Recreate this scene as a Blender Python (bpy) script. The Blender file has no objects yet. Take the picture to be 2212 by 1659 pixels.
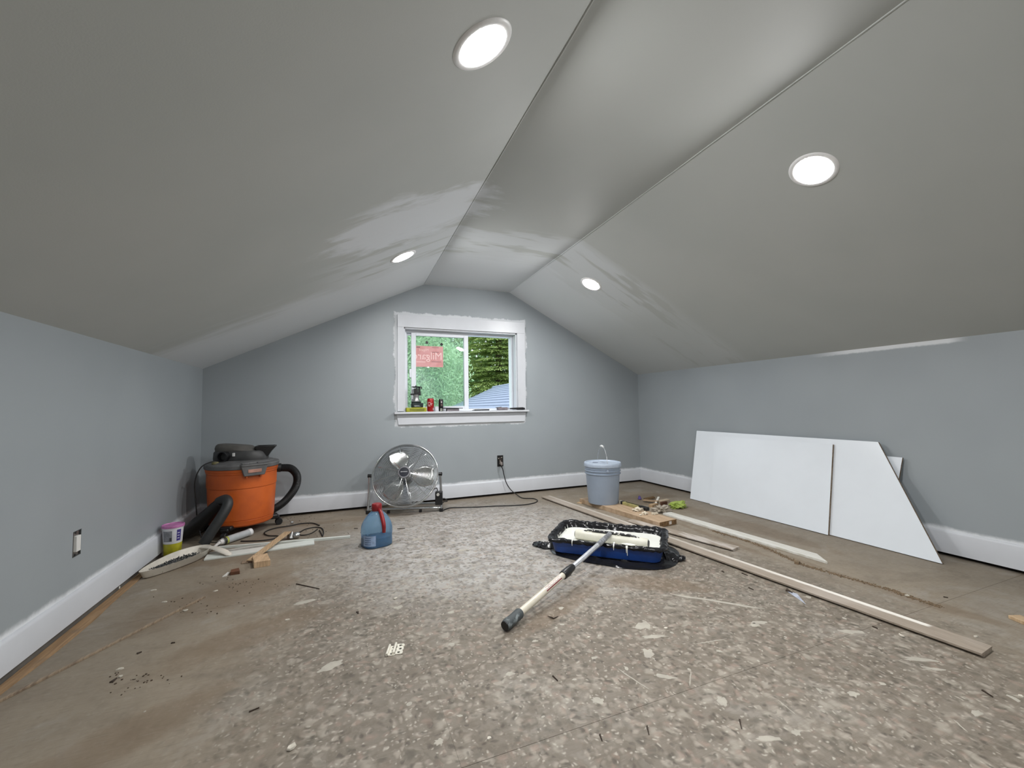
import bpy, math, random
from mathutils import Vector, Matrix
random.seed(7)
C = bpy.context.scene.collection
S = bpy.context.scene
PI = math.pi
V = Vector

# ------------------------------------------------------------------ camera, sky, exposure
FPX, YAW, PIT, ROL = 906.755, 0.3829, 0.0530, -0.0146
CAMP = V((0, 0, .9))
cy, sy, cp, sp = math.cos(YAW), math.sin(YAW), math.cos(PIT), math.sin(PIT)
F_ = V((sy*cp, cy*cp, sp)); R_ = V((cy, -sy, 0)); U_ = R_.cross(F_)
cr, sr = math.cos(ROL), math.sin(ROL)
R_, U_ = R_*cr + U_*sr, U_*cr - R_*sr
cam = bpy.data.cameras.new('camera'); cam.sensor_width = 36; cam.lens = 36*FPX/2212; cam.clip_start = .02
co = bpy.data.objects.new('camera', cam); C.objects.link(co)
M = Matrix((R_, U_, -F_)).transposed().to_4x4(); M.translation = CAMP
co.matrix_world = M
S.camera = co
S.view_settings.view_transform = 'Standard'; S.view_settings.look = 'None'
S.view_settings.gamma = 1; S.view_settings.use_curve_mapping = False
S.view_settings.exposure = 0.0
w = bpy.data.worlds.new('overcast'); S.world = w; w.use_nodes = True
w.node_tree.nodes['Background'].inputs[0].default_value = (.80, .90, 1.0, 1)
w.node_tree.nodes['Background'].inputs[1].default_value = 2.7
LAMP = 385.0           # radiance of the recessed LED discs

def ray(px, py): return F_ + R_*((px-1106)/FPX) - U_*((py-829.5)/FPX)
def at(px, py, z=0.0):          # point of the photograph lying at height z
    d = ray(px, py); return CAMP + d*((z-.9)/d.z)
def atY(px, py, Y):
    d = ray(px, py); return CAMP + d*(Y/d.y)
def atX(px, py, X):
    d = ray(px, py); return CAMP + d*(X/d.x)

# ------------------------------------------------------------------ room numbers
XL, XR, D, YB = -1.049, 3.2385, 4.05, -2.4
HL, HR, HC = 1.2364, 1.2533, 2.0952
def xl(y): return .7224 + (y-D)*.0149
def xr(y): return 1.618 + (y-D)*.0192

# ------------------------------------------------------------------ materials
def lin(c):
    return tuple(((v/255)/12.92 if v/255 <= .04045 else ((v/255+.055)/1.055)**2.4) for v in c) + (1,)
class NT:
    def __init__(s, name):
        s.m = bpy.data.materials.new(name); s.m.use_nodes = True; s.t = s.m.node_tree
        s.b = s.t.nodes['Principled BSDF']; s.out = s.t.nodes['Material Output']
    def n(s, k, **kw):
        x = s.t.nodes.new(k)
        for a, v in kw.items(): setattr(x, a, v)
        return x
    def set(s, inp, v):
        if hasattr(v, 'is_output') or isinstance(v, bpy.types.NodeSocket): s.t.links.new(v, inp)
        else: inp.default_value = v
    def math(s, op, a, b=0, c=None, clamp=False):
        x = s.n('ShaderNodeMath', operation=op, use_clamp=clamp); s.set(x.inputs[0], a); s.set(x.inputs[1], b)
        if c is not None: s.set(x.inputs[2], c)
        return x.outputs[0]
    def ramp(s, v, a, b, lo=0, hi=1):
        x = s.n('ShaderNodeMapRange', interpolation_type='SMOOTHSTEP'); s.set(x.inputs[0], v)
        x.inputs[1].default_value = a; x.inputs[2].default_value = b; x.inputs[3].default_value = lo; x.inputs[4].default_value = hi
        return x.outputs[0]
    def mix(s, f, a, b, bt='MIX'):
        x = s.n('ShaderNodeMix', data_type='RGBA', blend_type=bt); s.set(x.inputs[0], f); s.set(x.inputs[6], a); s.set(x.inputs[7], b)
        return x.outputs[2]
    def pos(s):
        if not hasattr(s, '_p'): s._p = s.n('ShaderNodeNewGeometry').outputs['Position']
        return s._p
    def xyz(s):
        if not hasattr(s, '_s'): s._s = s.n('ShaderNodeSeparateXYZ'); s.t.links.new(s.pos(), s._s.inputs[0])
        return s._s.outputs
    def coord(s): return s.n('ShaderNodeTexCoord').outputs['Object']
    def scale(s, v, sc, rot=(0,0,0)):
        x = s.n('ShaderNodeMapping'); s.set(x.inputs[0], v); x.inputs['Scale'].default_value = sc; x.inputs['Rotation'].default_value = rot
        return x.outputs[0]
    def noise(s, v, sc, det=3, rough=.55, dist=0, col=False):
        x = s.n('ShaderNodeTexNoise'); s.set(x.inputs['Vector'], v); x.inputs['Scale'].default_value = sc
        x.inputs['Detail'].default_value = det; x.inputs['Roughness'].default_value = rough; x.inputs['Distortion'].default_value = dist
        return x.outputs[1 if col else 0]
    def bump(s, h, st=.3, d=.002):
        x = s.n('ShaderNodeBump'); s.set(x.inputs['Height'], h); x.inputs['Strength'].default_value = st; x.inputs['Distance'].default_value = d
        s.t.links.new(x.outputs[0], s.b.inputs['Normal'])
    def col(s, c): s.set(s.b.inputs['Base Color'], c)
    def rough(s, r): s.set(s.b.inputs['Roughness'], r)
def pm(name, rgb, rough=.5, metal=0, var=.12, sc=25, bump=0, stretch=(1,1,1), rgb2=None, trans=0, ior=1.45, alpha=1):
    t = NT(name); c = lin(rgb)
    v = t.scale(t.coord(), stretch)
    n = t.noise(v, sc, 4)
    c2 = lin(rgb2) if rgb2 else tuple(x*(1-var*2) for x in c[:3])+(1,)
    t.col(t.mix(t.ramp(n, .35, .65), c, c2))
    t.rough(rough); t.b.inputs['Metallic'].default_value = metal
    if bump: t.bump(t.noise(v, sc*3, 3), bump, .002)
    if trans:
        t.b.inputs['Transmission Weight'].default_value = trans; t.b.inputs['IOR'].default_value = ior
    if alpha < 1: t.b.inputs['Alpha'].default_value = alpha
    return t.m

# wall paint: grey-blue, with white primer smears round the window casing, above the baseboards and under the slopes
def wall_mat(name, side):
    t = NT(name); p = t.pos(); X, Y, Z = t.xyz()
    base = t.mix(t.ramp(t.noise(p, 1.6, 2), .3, .7), lin((157,164,168)), lin((152,159,163)))
    white = lin((222,225,228))
    wob = t.math('MULTIPLY', t.math('SUBTRACT', t.noise(p, 7, 4, .7), .5), .10)
    wob2 = t.math('MULTIPLY', t.math('SUBTRACT', t.noise(p, 30, 3, .6), .5), .012)
    m = t.ramp(t.math('ADD', t.math('ADD', Z, t.math('MULTIPLY', wob, .35)), wob2), .150, .176, 1, 0)
    if side == 'back':
        dx = t.math('SUBTRACT', t.math('ABSOLUTE', t.math('SUBTRACT', X, 1.118)), .652)
        dz = t.math('SUBTRACT', t.math('ABSOLUTE', t.math('SUBTRACT', Z, 1.265)), .523)
        d = t.math('ADD', t.math('MAXIMUM', dx, dz), t.math('MULTIPLY', wob, .9))
        m = t.math('MAXIMUM', m, t.math('MULTIPLY', t.ramp(d, .012, .028, 1, 0), .75))
    if side == 'right':
        k = t.math('MULTIPLY', t.ramp(t.math('ADD', Z, wob2), 1.222, 1.235), t.math('MULTIPLY', t.ramp(Y, 1.2, 1.3), t.ramp(Y, 1.75, 2.1, 1, 0)))
        m = t.math('MAXIMUM', m, k)
    t.col(t.mix(m, base, white)); t.rough(t.ramp(m, 0, 1, .42, .5))
    t.bump(t.noise(p, 260, 2), .12, .001)
    return t.m
def ceil_mat():
    t = NT('ceiling paint'); p = t.pos(); X, Y, Z = t.xyz()
    base = t.mix(t.ramp(t.noise(p, 1.2, 3), .3, .7), lin((186,189,186)), lin((180,184,181)))
    prim_light = lin((216,220,224))
    # primer patch rubbed on the slope and rolled bands near the gable end (real patches of another coat)
    q = t.scale(p, (1, 2.6, 1)); n = t.noise(q, 2.6, 4, .62, .4)
    n2 = t.noise(t.scale(p, (1.0, 5, 1.0)), 1.7, 3, .6)
    dx = t.math('MULTIPLY', t.math('SUBTRACT', X, .38), 2.1); dy = t.math('MULTIPLY', t.math('SUBTRACT', Y, 2.32), 2.9)
    d = t.math('ADD', t.math('POWER', t.math('ABSOLUTE', dx), 2), t.math('POWER', t.math('ABSOLUTE', dy), 2))
    d = t.math('ADD', d, t.math('MULTIPLY', t.math('SUBTRACT', n, .5), 3.4))
    patch = t.math('MULTIPLY', t.ramp(d, .35, 1.15, 1, 0), .95)
    bands = t.math('MULTIPLY', t.ramp(t.math('ADD', t.math('MULTIPLY', n2, .9), t.math('MULTIPLY', Y, .25)), 1.05, 1.16), t.math('MULTIPLY', t.ramp(Y, 2.5, 2.65), t.ramp(X, -.3, .2)))
    win_light = t.ramp(t.math('ADD', Y, t.math('MULTIPLY', t.math('SUBTRACT', n2, .5), .5)), 2.95, 3.25, 0, .75)  # window light on the end strip, painted in as a paler tone
    m = t.math('MAXIMUM', patch, t.math('MAXIMUM', t.math('MULTIPLY', bands, .6), win_light))
    m = t.math('MULTIPLY', m, t.ramp(X, 2.1, 2.6, 1, .35))
    t.col(t.mix(m, base, prim_light)); t.rough(.6)
    t.bump(t.noise(p, 240, 2), .15, .001)
    return t.m
def floor_mat():
    t = NT('dirty plywood subfloor'); p = t.pos(); X, Y, Z = t.xyz()
    big = t.noise(p, 1.1, 4, .6); med = t.noise(p, 4.5, 4, .65, .3)
    tan = lin((198,186,167)); brown = lin((166,152,134)); grey = lin((160,153,143)); pale = lin((206,203,196))
    c = t.mix(t.ramp(big, .36, .64), tan, lin((182,172,156)))
    c = t.mix(t.math('MULTIPLY', t.ramp(med, .45, .72), .45), c, brown)
    # trampled zone in the middle, covered in thinned compound
    dx = t.math('DIVIDE', t.math('SUBTRACT', X, .95), 1.25); dy = t.math('DIVIDE', t.math('SUBTRACT', Y, 1.2), 2.6)
    r = t.math('ADD', t.math('MULTIPLY', dx, dx), t.math('POWER', t.math('ABSOLUTE', dy), 3)); r = t.math('ADD', r, t.math('MULTIPLY', t.math('SUBTRACT', med, .5), 1.1))
    zone = t.ramp(r, .45, 1.45, 1, 0)
    c = t.mix(t.math('MULTIPLY', zone, .8), c, grey)
    # compound film under the window, whitened to paint in the window's glare
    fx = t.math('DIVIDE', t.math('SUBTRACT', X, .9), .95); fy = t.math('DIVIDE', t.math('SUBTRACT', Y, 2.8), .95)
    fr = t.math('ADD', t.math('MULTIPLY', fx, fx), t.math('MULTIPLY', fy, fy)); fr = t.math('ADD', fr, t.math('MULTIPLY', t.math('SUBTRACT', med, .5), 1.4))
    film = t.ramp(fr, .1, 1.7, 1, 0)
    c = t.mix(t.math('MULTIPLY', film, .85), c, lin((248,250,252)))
    cl = t.noise(p, 2.6, 5, .68, .5)
    c = t.mix(t.math('MULTIPLY', t.ramp(cl, .52, .66), .38), c, lin((222,220,214)))
    c = t.mix(t.math('MULTIPLY', t.ramp(cl, .46, .34), .3), c, lin((124,112,98)))
    # worm-like mottling
    w1 = t.noise(p, 27, 4, .62, 1.4); w2 = t.noise(p, 14, 4, .62, 1.0); w3 = t.noise(p, 55, 3, .6, .8)
    str_ = t.math('ADD', t.math('MULTIPLY', zone, .85), .14)
    c = t.mix(t.math('MULTIPLY', t.math('MULTIPLY', t.ramp(w2, .42, .62), .55), str_), c, lin((138,128,114)))
    wv = t.n('ShaderNodeVectorMath', operation='SCALE'); t.t.links.new(t.noise(p, 11, 3, .6, 0, True), wv.inputs[0]); wv.inputs[3].default_value = .075
    pv = t.n('ShaderNodeVectorMath', operation='ADD'); t.t.links.new(p, pv.inputs[0]); t.t.links.new(wv.outputs[0], pv.inputs[1])
    for sc_, colr, amt, a0, a1 in ((26, (226,221,209), .62, .15, .62), (40, (220,212,200), .75, .12, .58), (47, (84,76,66), .62, .10, .56), (33, (206,182,168), .5, .1, .55), (29, (104,100,88), .55, .1, .6), (66, (244,240,228), .8, .06, .42)):
        vo = t.n('ShaderNodeTexVoronoi'); t.t.links.new(pv.outputs[0], vo.inputs['Vector']); vo.inputs['Scale'].default_value = sc_
        sp_ = t.n('ShaderNodeSeparateColor'); t.t.links.new(vo.outputs['Color'], sp_.inputs[0])
        dab = t.math('MULTIPLY', t.ramp(vo.outputs['Distance'], a0, a1, 1, 0), t.ramp(sp_.outputs[0], .48, .66))
        c = t.mix(t.math('MULTIPLY', t.math('MULTIPLY', dab, amt), str_), c, lin(colr))
    c = t.mix(t.math('MULTIPLY', t.ramp(w3, .6, .7), t.math('MULTIPLY', zone, .3)), c, lin((208,202,190)))
    # long fine grain of the sheets elsewhere
    g = t.noise(t.scale(p, (5, 60, 1)), 3, 3, .6)
    c = t.mix(t.math('MULTIPLY', t.ramp(g, .5, .7), .22), c, lin((126,112,94)))
    # sawdust drifts
    def blob(cx, cy, rx, ry, a):
        ux = t.math('SUBTRACT', X, cx); uy = t.math('SUBTRACT', Y, cy); ca, sa = math.cos(a), math.sin(a)
        u = t.math('DIVIDE', t.math('ADD', t.math('MULTIPLY', ux, ca), t.math('MULTIPLY', uy, sa)), rx)
        v = t.math('DIVIDE', t.math('SUBTRACT', t.math('MULTIPLY', uy, ca), t.math('MULTIPLY', ux, sa)), ry)
        return t.math('ADD', t.math('MULTIPLY', u, u), t.math('MULTIPLY', v, v))
    nn = t.math('MULTIPLY', t.math('SUBTRACT', t.noise(p, 6, 5, .65), .5), 2.4)
    sd = None
    for b in [(-.55,2.45,.42,.2,.5), (-.35,2.0,.35,.12,.5), (.93,1.72,.38,.06,.52), (1.45,1.75,.3,.1,-.6), (2.75,2.35,.12,.75,0), (2.41,1.5,.025,.55,-.02),
              (2.42,1.05,.05,.25,.2), (-.7,3.15,.3,.25,0), (2.6,3.3,.5,.2,.2), (2.33,2.1,.03,.5,-.05), (.2,3.7,.8,.07,0), (-.6,1.5,.35,.1,.6)]:
        k = t.ramp(t.math('ADD', blob(*b), nn), .3, 1.2, 1, 0); sd = k if sd is None else t.math('MAXIMUM', sd, k)
    c = t.mix(t.math('MULTIPLY', sd, .42), c, lin((150,126,98)))
    # scuffed pale streaks
    st = t.noise(t.scale(p, (3, 26, 1), (0,0,.5)), 3, 4, .7)
    c = t.mix(t.math('MULTIPLY', t.ramp(st, .6, .72), .4), c, lin((196,190,178)))
    c = t.mix(1.0, c, (.47,.45,.425,1), 'MULTIPLY')
    t.col(c)
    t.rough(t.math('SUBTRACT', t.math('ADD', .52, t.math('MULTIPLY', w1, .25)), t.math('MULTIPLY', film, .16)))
    t.bump(t.math('ADD', t.math('MULTIPLY', w2, .5), t.math('MULTIPLY', w3, .35)), .3, .0025)
    return t.m
def board_mat(name, a, b, streak=(40,1.5,1), white=None, rough=.55):
    t = NT(name); v = t.coord()
    g = t.noise(t.scale(v, streak), 4, 4, .6, .3)
    c = t.mix(t.ramp(g, .35, .68), lin(a), lin(b))
    if white: c = t.mix(t.ramp(t.noise(t.scale(v, (9,1.3,1)), 2.2, 3, .6), .47, .6), c, lin(white))
    t.col(c); t.rough(rough); t.bump(g, .15, .001)
    return t.m
MAT = {}
def mt(k, *a, **kw):
    if k not in MAT: MAT[k] = pm(k, *a, **kw)
    return MAT[k]
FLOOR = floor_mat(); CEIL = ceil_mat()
WHITE = mt('white trim paint', (204,207,212), .35, var=.02, sc=6)
VINYL = mt('white vinyl', (226,230,236), .3, var=.02, sc=6)
BLACK = mt('black plastic', (22,22,24), .38, sc=40)
DGREY = mt('dark grey plastic', (62,62,62), .5, sc=18, bump=.1)
MGREY = mt('grey plastic', (98,98,98), .5, sc=14, bump=.08)
RUBBER = mt('black rubber', (20,20,21), .6)
CHROME = mt('chromed steel', (205,207,208), .2, metal=1, var=.06, sc=12)
STEEL = mt('brushed steel', (168,168,166), .34, metal=1, var=.1, sc=30)
VOID = mt('framing darkened for the gap shade', (40,33,28), .9)
MELA = mt('white melamine', (228,234,240), .25, var=.015, sc=3)
CHIPB = mt('raw particle board', (138,122,102), .8, var=.2, sc=90, bump=.3)
PAINTW = mt('wet white paint', (232,233,226), .12, var=.03, sc=12)
COMP = mt('dried joint compound', (168,163,151), .7, var=.07, sc=22, bump=.2)
CORD = mt('black cord', (24,22,21), .5)
TAN = board_mat('bare tan wood', (196,170,136), (160,133,102))
TANPAINT = board_mat('wood strip dusted white', (156,144,130), (134,122,108), white=(182,174,166))
WHITEWOOD = board_mat('white washed wood', (216,215,210), (190,186,174))
DARKWOOD = board_mat('weathered grey brown wood', (150,132,110), (112,96,80))
ENDG = pm('end grain', (128,98,62), .8, var=.25, sc=80, bump=.3)

# ------------------------------------------------------------------ mesh builder
class MB:
    def __init__(s): s.v = []; s.f = []; s.mi = []; s.k = 0
    def add(s, vs, fs):
        n = len(s.v); s.v += [tuple(x) for x in vs]; s.f += [tuple(i+n for i in f) for f in fs]; s.mi += [s.k]*len(fs); return s
    def box(s, c, d, R=None):
        c = V(c); h = V(d)/2; vs = []
        for x in (-1,1):
            for y in (-1,1):
                for z in (-1,1):
                    p = V((x*h.x, y*h.y, z*h.z)); vs.append(c + (R @ p if R else p))
        return s.add(vs, [(0,1,3,2),(4,6,7,5),(0,4,5,1),(2,3,7,6),(0,2,6,4),(1,5,7,3)])
    def bx(s, a, b):
        a, b = V(a), V(b); return s.box((a+b)/2, b-a)
    def tube(s, pts, r, n=10, cap=True, closed=False):
        pts = [V(p) for p in pts]; m = len(pts)
        rs = r if isinstance(r, (list, tuple)) else [r]*m
        vs = []; nrm = None
        for i, p in enumerate(pts):
            a = pts[(i-1) % m] if (closed or i > 0) else p; b = pts[(i+1) % m] if (closed or i < m-1) else p
            tg = (b-a).normalized()
            if nrm is None: nrm = tg.orthogonal().normalized()
            nrm = (nrm - tg*nrm.dot(tg)).normalized(); bi = tg.cross(nrm)
            for k in range(n):
                an = 2*PI*k/n; vs.append(p + nrm*(rs[i]*math.cos(an)) + bi*(rs[i]*math.sin(an)))
        fs = []
        for i in range(m if closed else m-1):
            j = (i+1) % m
            for k in range(n): fs.append((i*n+k, i*n+(k+1)%n, j*n+(k+1)%n, j*n+k))
        if cap and not closed: fs += [tuple(range(n))[::-1], tuple((m-1)*n+k for k in range(n))]
        return s.add(vs, fs)
    def lathe(s, prof, c=(0,0,0), ax=(0,0,1), n=40, cap=True):
        c = V(c); ax = V(ax).normalized(); a = ax.orthogonal().normalized(); b = ax.cross(a); vs = []
        for r, z in prof:
            for k in range(n):
                t = 2*PI*k/n; vs.append(c + ax*z + a*(r*math.cos(t)) + b*(r*math.sin(t)))
        m = len(prof); fs = [(i*n+k, i*n+(k+1)%n, (i+1)*n+(k+1)%n, (i+1)*n+k) for i in range(m-1) for k in range(n)]
        if cap: fs += [tuple(range(n))[::-1], tuple((m-1)*n+k for k in range(n))]
        return s.add(vs, fs)
    def prism(s, poly, a, b):       # poly: points; extruded from offset vector a to b
        a, b = V(a), V(b); n = len(poly)
        vs = [V(p)+a for p in poly] + [V(p)+b for p in poly]
        return s.add(vs, [tuple(range(n))[::-1], tuple(range(n, 2*n))] + [(i, (i+1)%n, n+(i+1)%n, n+i) for i in range(n)])
    def loft(s, rings, cap=True):
        n = len(rings[0]); vs = [p for r in rings for p in r]; m = len(rings)
        fs = [(i*n+k, i*n+(k+1)%n, (i+1)*n+(k+1)%n, (i+1)*n+k) for i in range(m-1) for k in range(n)]
        if cap: fs += [tuple(range(n))[::-1], tuple((m-1)*n+k for k in range(n))]
        return s.add(vs, fs)
    def grid(s, fn, nu, nv):
        vs = [fn(i/nu, j/nv) for i in range(nu+1) for j in range(nv+1)]; m = nv+1
        return s.add(vs, [(i*m+j, (i+1)*m+j, (i+1)*m+j+1, i*m+j+1) for i in range(nu) for j in range(nv)])
ORG = {}
def obj(name, mb, mats, parent=None, kind=None, label=None, bev=0, smooth=True, ang=38, org=None):
    me = bpy.data.meshes.new(name)
    mats = mats if isinstance(mats, (list, tuple)) else [mats]
    if parent is not None: o0 = ORG[parent.name]
    elif org is not None: o0 = V(org)
    elif kind == 'structure': o0 = V((0,0,0))
    else:
        xs = [p[0] for p in mb.v]; ys = [p[1] for p in mb.v]; zs = [p[2] for p in mb.v]
        o0 = V(((min(xs)+max(xs))/2, (min(ys)+max(ys))/2, min(zs)))
    me.from_pydata([tuple(V(p)-o0) for p in mb.v], [], mb.f); me.update()
    for m in mats: me.materials.append(m)
    if any(mb.mi): me.polygons.foreach_set('material_index', mb.mi)
    if smooth:
        me.shade_smooth(); me.set_sharp_from_angle(angle=math.radians(ang))
    o = bpy.data.objects.new(name, me); C.objects.link(o)
    if parent is not None: o.parent = parent
    else: o.location = o0
    ORG[o.name] = o0
    if bev:
        b = o.modifiers.new('bevel', 'BEVEL'); b.width = bev; b.segments = 2; b.limit_method = 'ANGLE'; b.harden_normals = False
    if kind: o['kind'] = kind
    if label: o['label'] = label
    return o
def tag(o, label, cat, group=None):
    o['label'] = label; o['category'] = cat
    if group: o['group'] = group
    return o
def thing(name, loc, label, cat, group=None):
    o = bpy.data.objects.new(name, None); C.objects.link(o); o.empty_display_size = .05
    o.location = V(loc); ORG[o.name] = V(loc); return tag(o, label, cat, group)
def struct(name, loc=(0,0,0)):
    o = bpy.data.objects.new(name, None); C.objects.link(o); o.location = V(loc); ORG[o.name] = V(loc); o['kind'] = 'structure'; return o
def smooth_pts(P, k=6):
    P = [V(p) for p in P]; out = []
    for i in range(len(P)-1):
        p0 = P[max(i-1,0)]; p1 = P[i]; p2 = P[i+1]; p3 = P[min(i+2,len(P)-1)]
        for j in range(k):
            t = j/k; out.append(.5*((2*p1)+(p2-p0)*t+(2*p0-5*p1+4*p2-p3)*t*t+(3*p1-p0-3*p2+p3)*t**3))
    return out+[P[-1]]
def rz(a): return Matrix.Rotation(a, 3, 'Z')
def text_mesh(body, size, mb, place, ext=.0006, mirror=False):
    cu = bpy.data.curves.new('t', 'FONT'); cu.body = body; cu.size = size; cu.align_x = 'CENTER'; cu.extrude = ext; cu.resolution_u = 2
    o = bpy.data.objects.new('t', cu); C.objects.link(o)
    dg = bpy.context.evaluated_depsgraph_get(); me = bpy.data.meshes.new_from_object(o.evaluated_get(dg))
    mb.add([place(v.co.x*(-1 if mirror else 1), v.co.y, v.co.z) for v in me.vertices], [tuple(p.vertices) for p in me.polygons])
    bpy.data.objects.remove(o); bpy.data.curves.remove(cu); bpy.data.meshes.remove(me)
def n1(x, y=0.0, z=0.0):
    from mathutils import noise
    return noise.noise(V((x, y, z)))

# ================================================================== ROOM
floor = obj('floor', MB().bx((XL-.12, YB-.1, -.05), (XR+.12, D+.2, -.0018)), mt('dark compound in the joints', (106,98,86), .9), kind='structure', smooth=False)
ys = [YB-.1, -2.59, -1.37, -.15, 1.07, 2.335, 3.6, D+.2]
for i in range(len(ys)-1):
    xs = [XL-.12, .55+(.95 if i % 2 else -.27), 3.0 if i % 2 else 2.72, XR+.12]
    for j in range(len(xs)-1):
        if xs[j+1]-xs[j] < .02: continue
        g = .0006
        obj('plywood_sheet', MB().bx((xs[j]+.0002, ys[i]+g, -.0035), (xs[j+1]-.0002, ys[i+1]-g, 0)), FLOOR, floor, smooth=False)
# dried compound splats, small ones all over and the larger ones the photograph shows
def splat(mb, x, y, rx, ry, a, h=.0007, seed=0, nv=11):
    ca, sa = math.cos(a), math.sin(a); ring = []; ring2 = []
    for k in range(nv):
        t = 2*PI*k/nv; q = 1+.38*n1(math.cos(t)*1.7+seed, math.sin(t)*1.7, seed*.37)*1.6+random.uniform(-.12,.12)
        u, v = rx*q*math.cos(t), ry*q*math.sin(t)
        ring.append((x+u*ca-v*sa, y+u*sa+v*ca, .00005)); ring2.append((x+.86*(u*ca-v*sa), y+.86*(u*sa+v*ca), h))
    n = nv; mb.add(ring+ring2, [(i,(i+1)%n,n+(i+1)%n,n+i) for i in range(n)]+[tuple(range(n,2*n))])
sm = MB(); rr = random.Random(3)
for i in range(240):
    while True:
        x = rr.gauss(1.1, .75); y = rr.uniform(.3, 3.3)
        if -.7 < x < 2.9 and not (x > 1.95 and rr.random() < .85) and not (x < 0 and rr.random() < .6): break
    s_ = min(.0022+abs(rr.gauss(0, .0034)), .013)
    splat(sm, x, y, s_*rr.uniform(1,1.9), s_, rr.uniform(0, PI), seed=i*1.3, nv=8)
for (px, py, rx, ry, a) in [(1390,1352,.035,.03,.3),(1400,1412,.025,.02,1),(1410,1375,.05,.012,-.3),(1640,1345,.03,.013,-.3),(1985,1425,.045,.014,-.55),(2012,1445,.03,.01,-.5),(715,1438,.04,.02,.4),
        (1102,1456,.016,.012,0),(975,1392,.014,.011,0),(1290,1512,.014,.02,1.2),(1440,1462,.03,.012,-.7),(1720,1582,.013,.012,0),(1665,1595,.03,.01,-.4),(860,1312,.02,.014,0),
        (948,1602,.014,.012,0),(1630,1350,.022,.012,0),(1840,1365,.045,.014,-.5),(1560,1515,.02,.014,.6),(980,1208,.035,.014,.2),(925,1202,.03,.014,0),(900,1165,.03,.02,.3),(1000,1188,.04,.014,0),(1155,1385,.012,.008,0),(660,1300,.045,.02,.2),(1845,1500,.02,.012,0),(2110,1540,.018,.01,0)]:
    p = at(px, py); splat(sm, p.x, p.y, rx, ry, a, .001, seed=px*.1, nv=18)
def streak(mb, A, B, w, seed=0, h=.0008, n=26):
    A, B = V(A), V(B); d = (B-A); nn = V((-d.y, d.x, 0)).normalized(); L = []; Rr = []
    for i in range(n+1):
        t = i/n; c = A+d*t+nn*(w*.5*n1(t*3+seed, 1)); ww = w*(.55+.6*abs(n1(t*7+seed, 2))+.15)*min(1, 4*t+.25, 4*(1-t)+.25)
        L.append(c+nn*ww/2); Rr.append(c-nn*ww/2)
    top = L+Rr[::-1]; m = len(top)
    mb.add([(p.x,p.y,.00005) for p in top]+[(p.x,p.y,h) for p in top], [(i,(i+1)%m,m+(i+1)%m,m+i) for i in range(m)]+[(m+i,m+i+1,2*m-2-i,2*m-1-i) for i in range(n)])
for (a, b, w_) in [((1455,1284),(1652,1316),.022),((1335,1445),(1402,1490),.006),((1680,1512),(1720,1545),.004),((1492,1450),(1490,1482),.004),((2060,1555),(2090,1582),.005),((1500,1392),(1570,1380),.005)]:
    streak(sm, at(*a), at(*b), w_, a[0]*.13)
obj('dried_compound', sm, COMP, floor, kind='stuff', smooth=False, label='pale dried joint compound drops and streaks')

WB, WL, WR = wall_mat('wall paint back', 'back'), wall_mat('wall paint left', 'left'), wall_mat('wall paint right', 'right')
def zt(x):
    a, b = xl(D), xr(D)
    if x < a: return HL+(HC-HL)*(x-XL)/(a-XL)
    if x > b: return HR+(HC-HR)*(XR-x)/(XR-b)
    return HC
WX0, WX1, WZ0, WZ1 = .531, 1.689, .861, 1.664
e = .012
bw = MB()
for poly in ([(XL-.1,.024),(WX0,.024),(WX0,zt(WX0)+e),(XL,HL+e),(XL-.1,HL+e)], [(WX0,.024),(WX1,.024),(WX1,WZ0),(WX0,WZ0)],
             [(WX0,WZ1),(WX1,WZ1),(WX1,zt(WX1)+e),(xr(D),HC+e),(xl(D),HC+e),(WX0,zt(WX0)+e)], [(WX1,.024),(XR+.1,.024),(XR+.1,HR+e),(XR,HR+e),(WX1,zt(WX1)+e)]):
    bw.prism([(x,D,z) for x,z in poly], (0,.16,0), (0,0,0))
obj('wall_back', bw, WB, kind='structure', smooth=False)
# left wall with a hole for the switch box; right wall; wall behind the camera
oy0, oy1, oz0, oz1 = 2.356, 2.418, .290, .398
lw = MB()
lw.bx((XL-.1,YB,.03),(XL,oy0,HL+.01)).bx((XL-.1,oy1,.03),(XL,D+.02,HL+.01)).bx((XL-.1,oy0,.03),(XL,oy1,oz0)).bx((XL-.1,oy0,oz1),(XL,oy1,HL+.01))
obj('wall_left', lw, WL, kind='structure', smooth=False)
obj('wall_right', MB().bx((XR,YB,.024),(XR+.1,D+.02,HR+.01)), WR, kind='structure', smooth=False)
obj('wall_front', MB().prism([(XL,YB,0),(XR,YB,0),(XR,YB,HR),(xr(YB),YB,HC),(xl(YB),YB,HC),(XL,YB,HL)], (0,-.1,0), (0,0,0)), WR, kind='structure', smooth=False)
def slab(f0, f1, up):
    m = MB(); u = V(up); N = 40; vs = []; fs = []
    for i in range(N+1):
        y = YB-.05+(D+.15-YB+.05)*i/N; a, b = V(f0(y)), V(f1(y)); vs += [a, b, b+u, a+u]
    for i in range(N):
        o = 4*i
        for k in range(4): fs.append((o+k, o+(k+1)%4, o+4+(k+1)%4, o+4+k))
    fs += [(3,2,1,0), (4*N,4*N+1,4*N+2,4*N+3)]
    return m.add(vs, fs)
c0_, c1_, c2_, c3_ = (lambda y: (XL,y,HL)), (lambda y: (xl(y),y,HC)), (lambda y: (xr(y),y,HC)), (lambda y: (XR,y,HR))
ceil = struct('ceiling')
obj('left_slope', slab(c0_, c1_, (-.02,0,.09)), CEIL, ceil, smooth=False)
obj('flat_panel', slab(c1_, c2_, (0,0,.09)), CEIL, ceil, smooth=False)
obj('right_slope', slab(c2_, c3_, (.02,0,.09)), CEIL, ceil, smooth=False)
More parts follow.
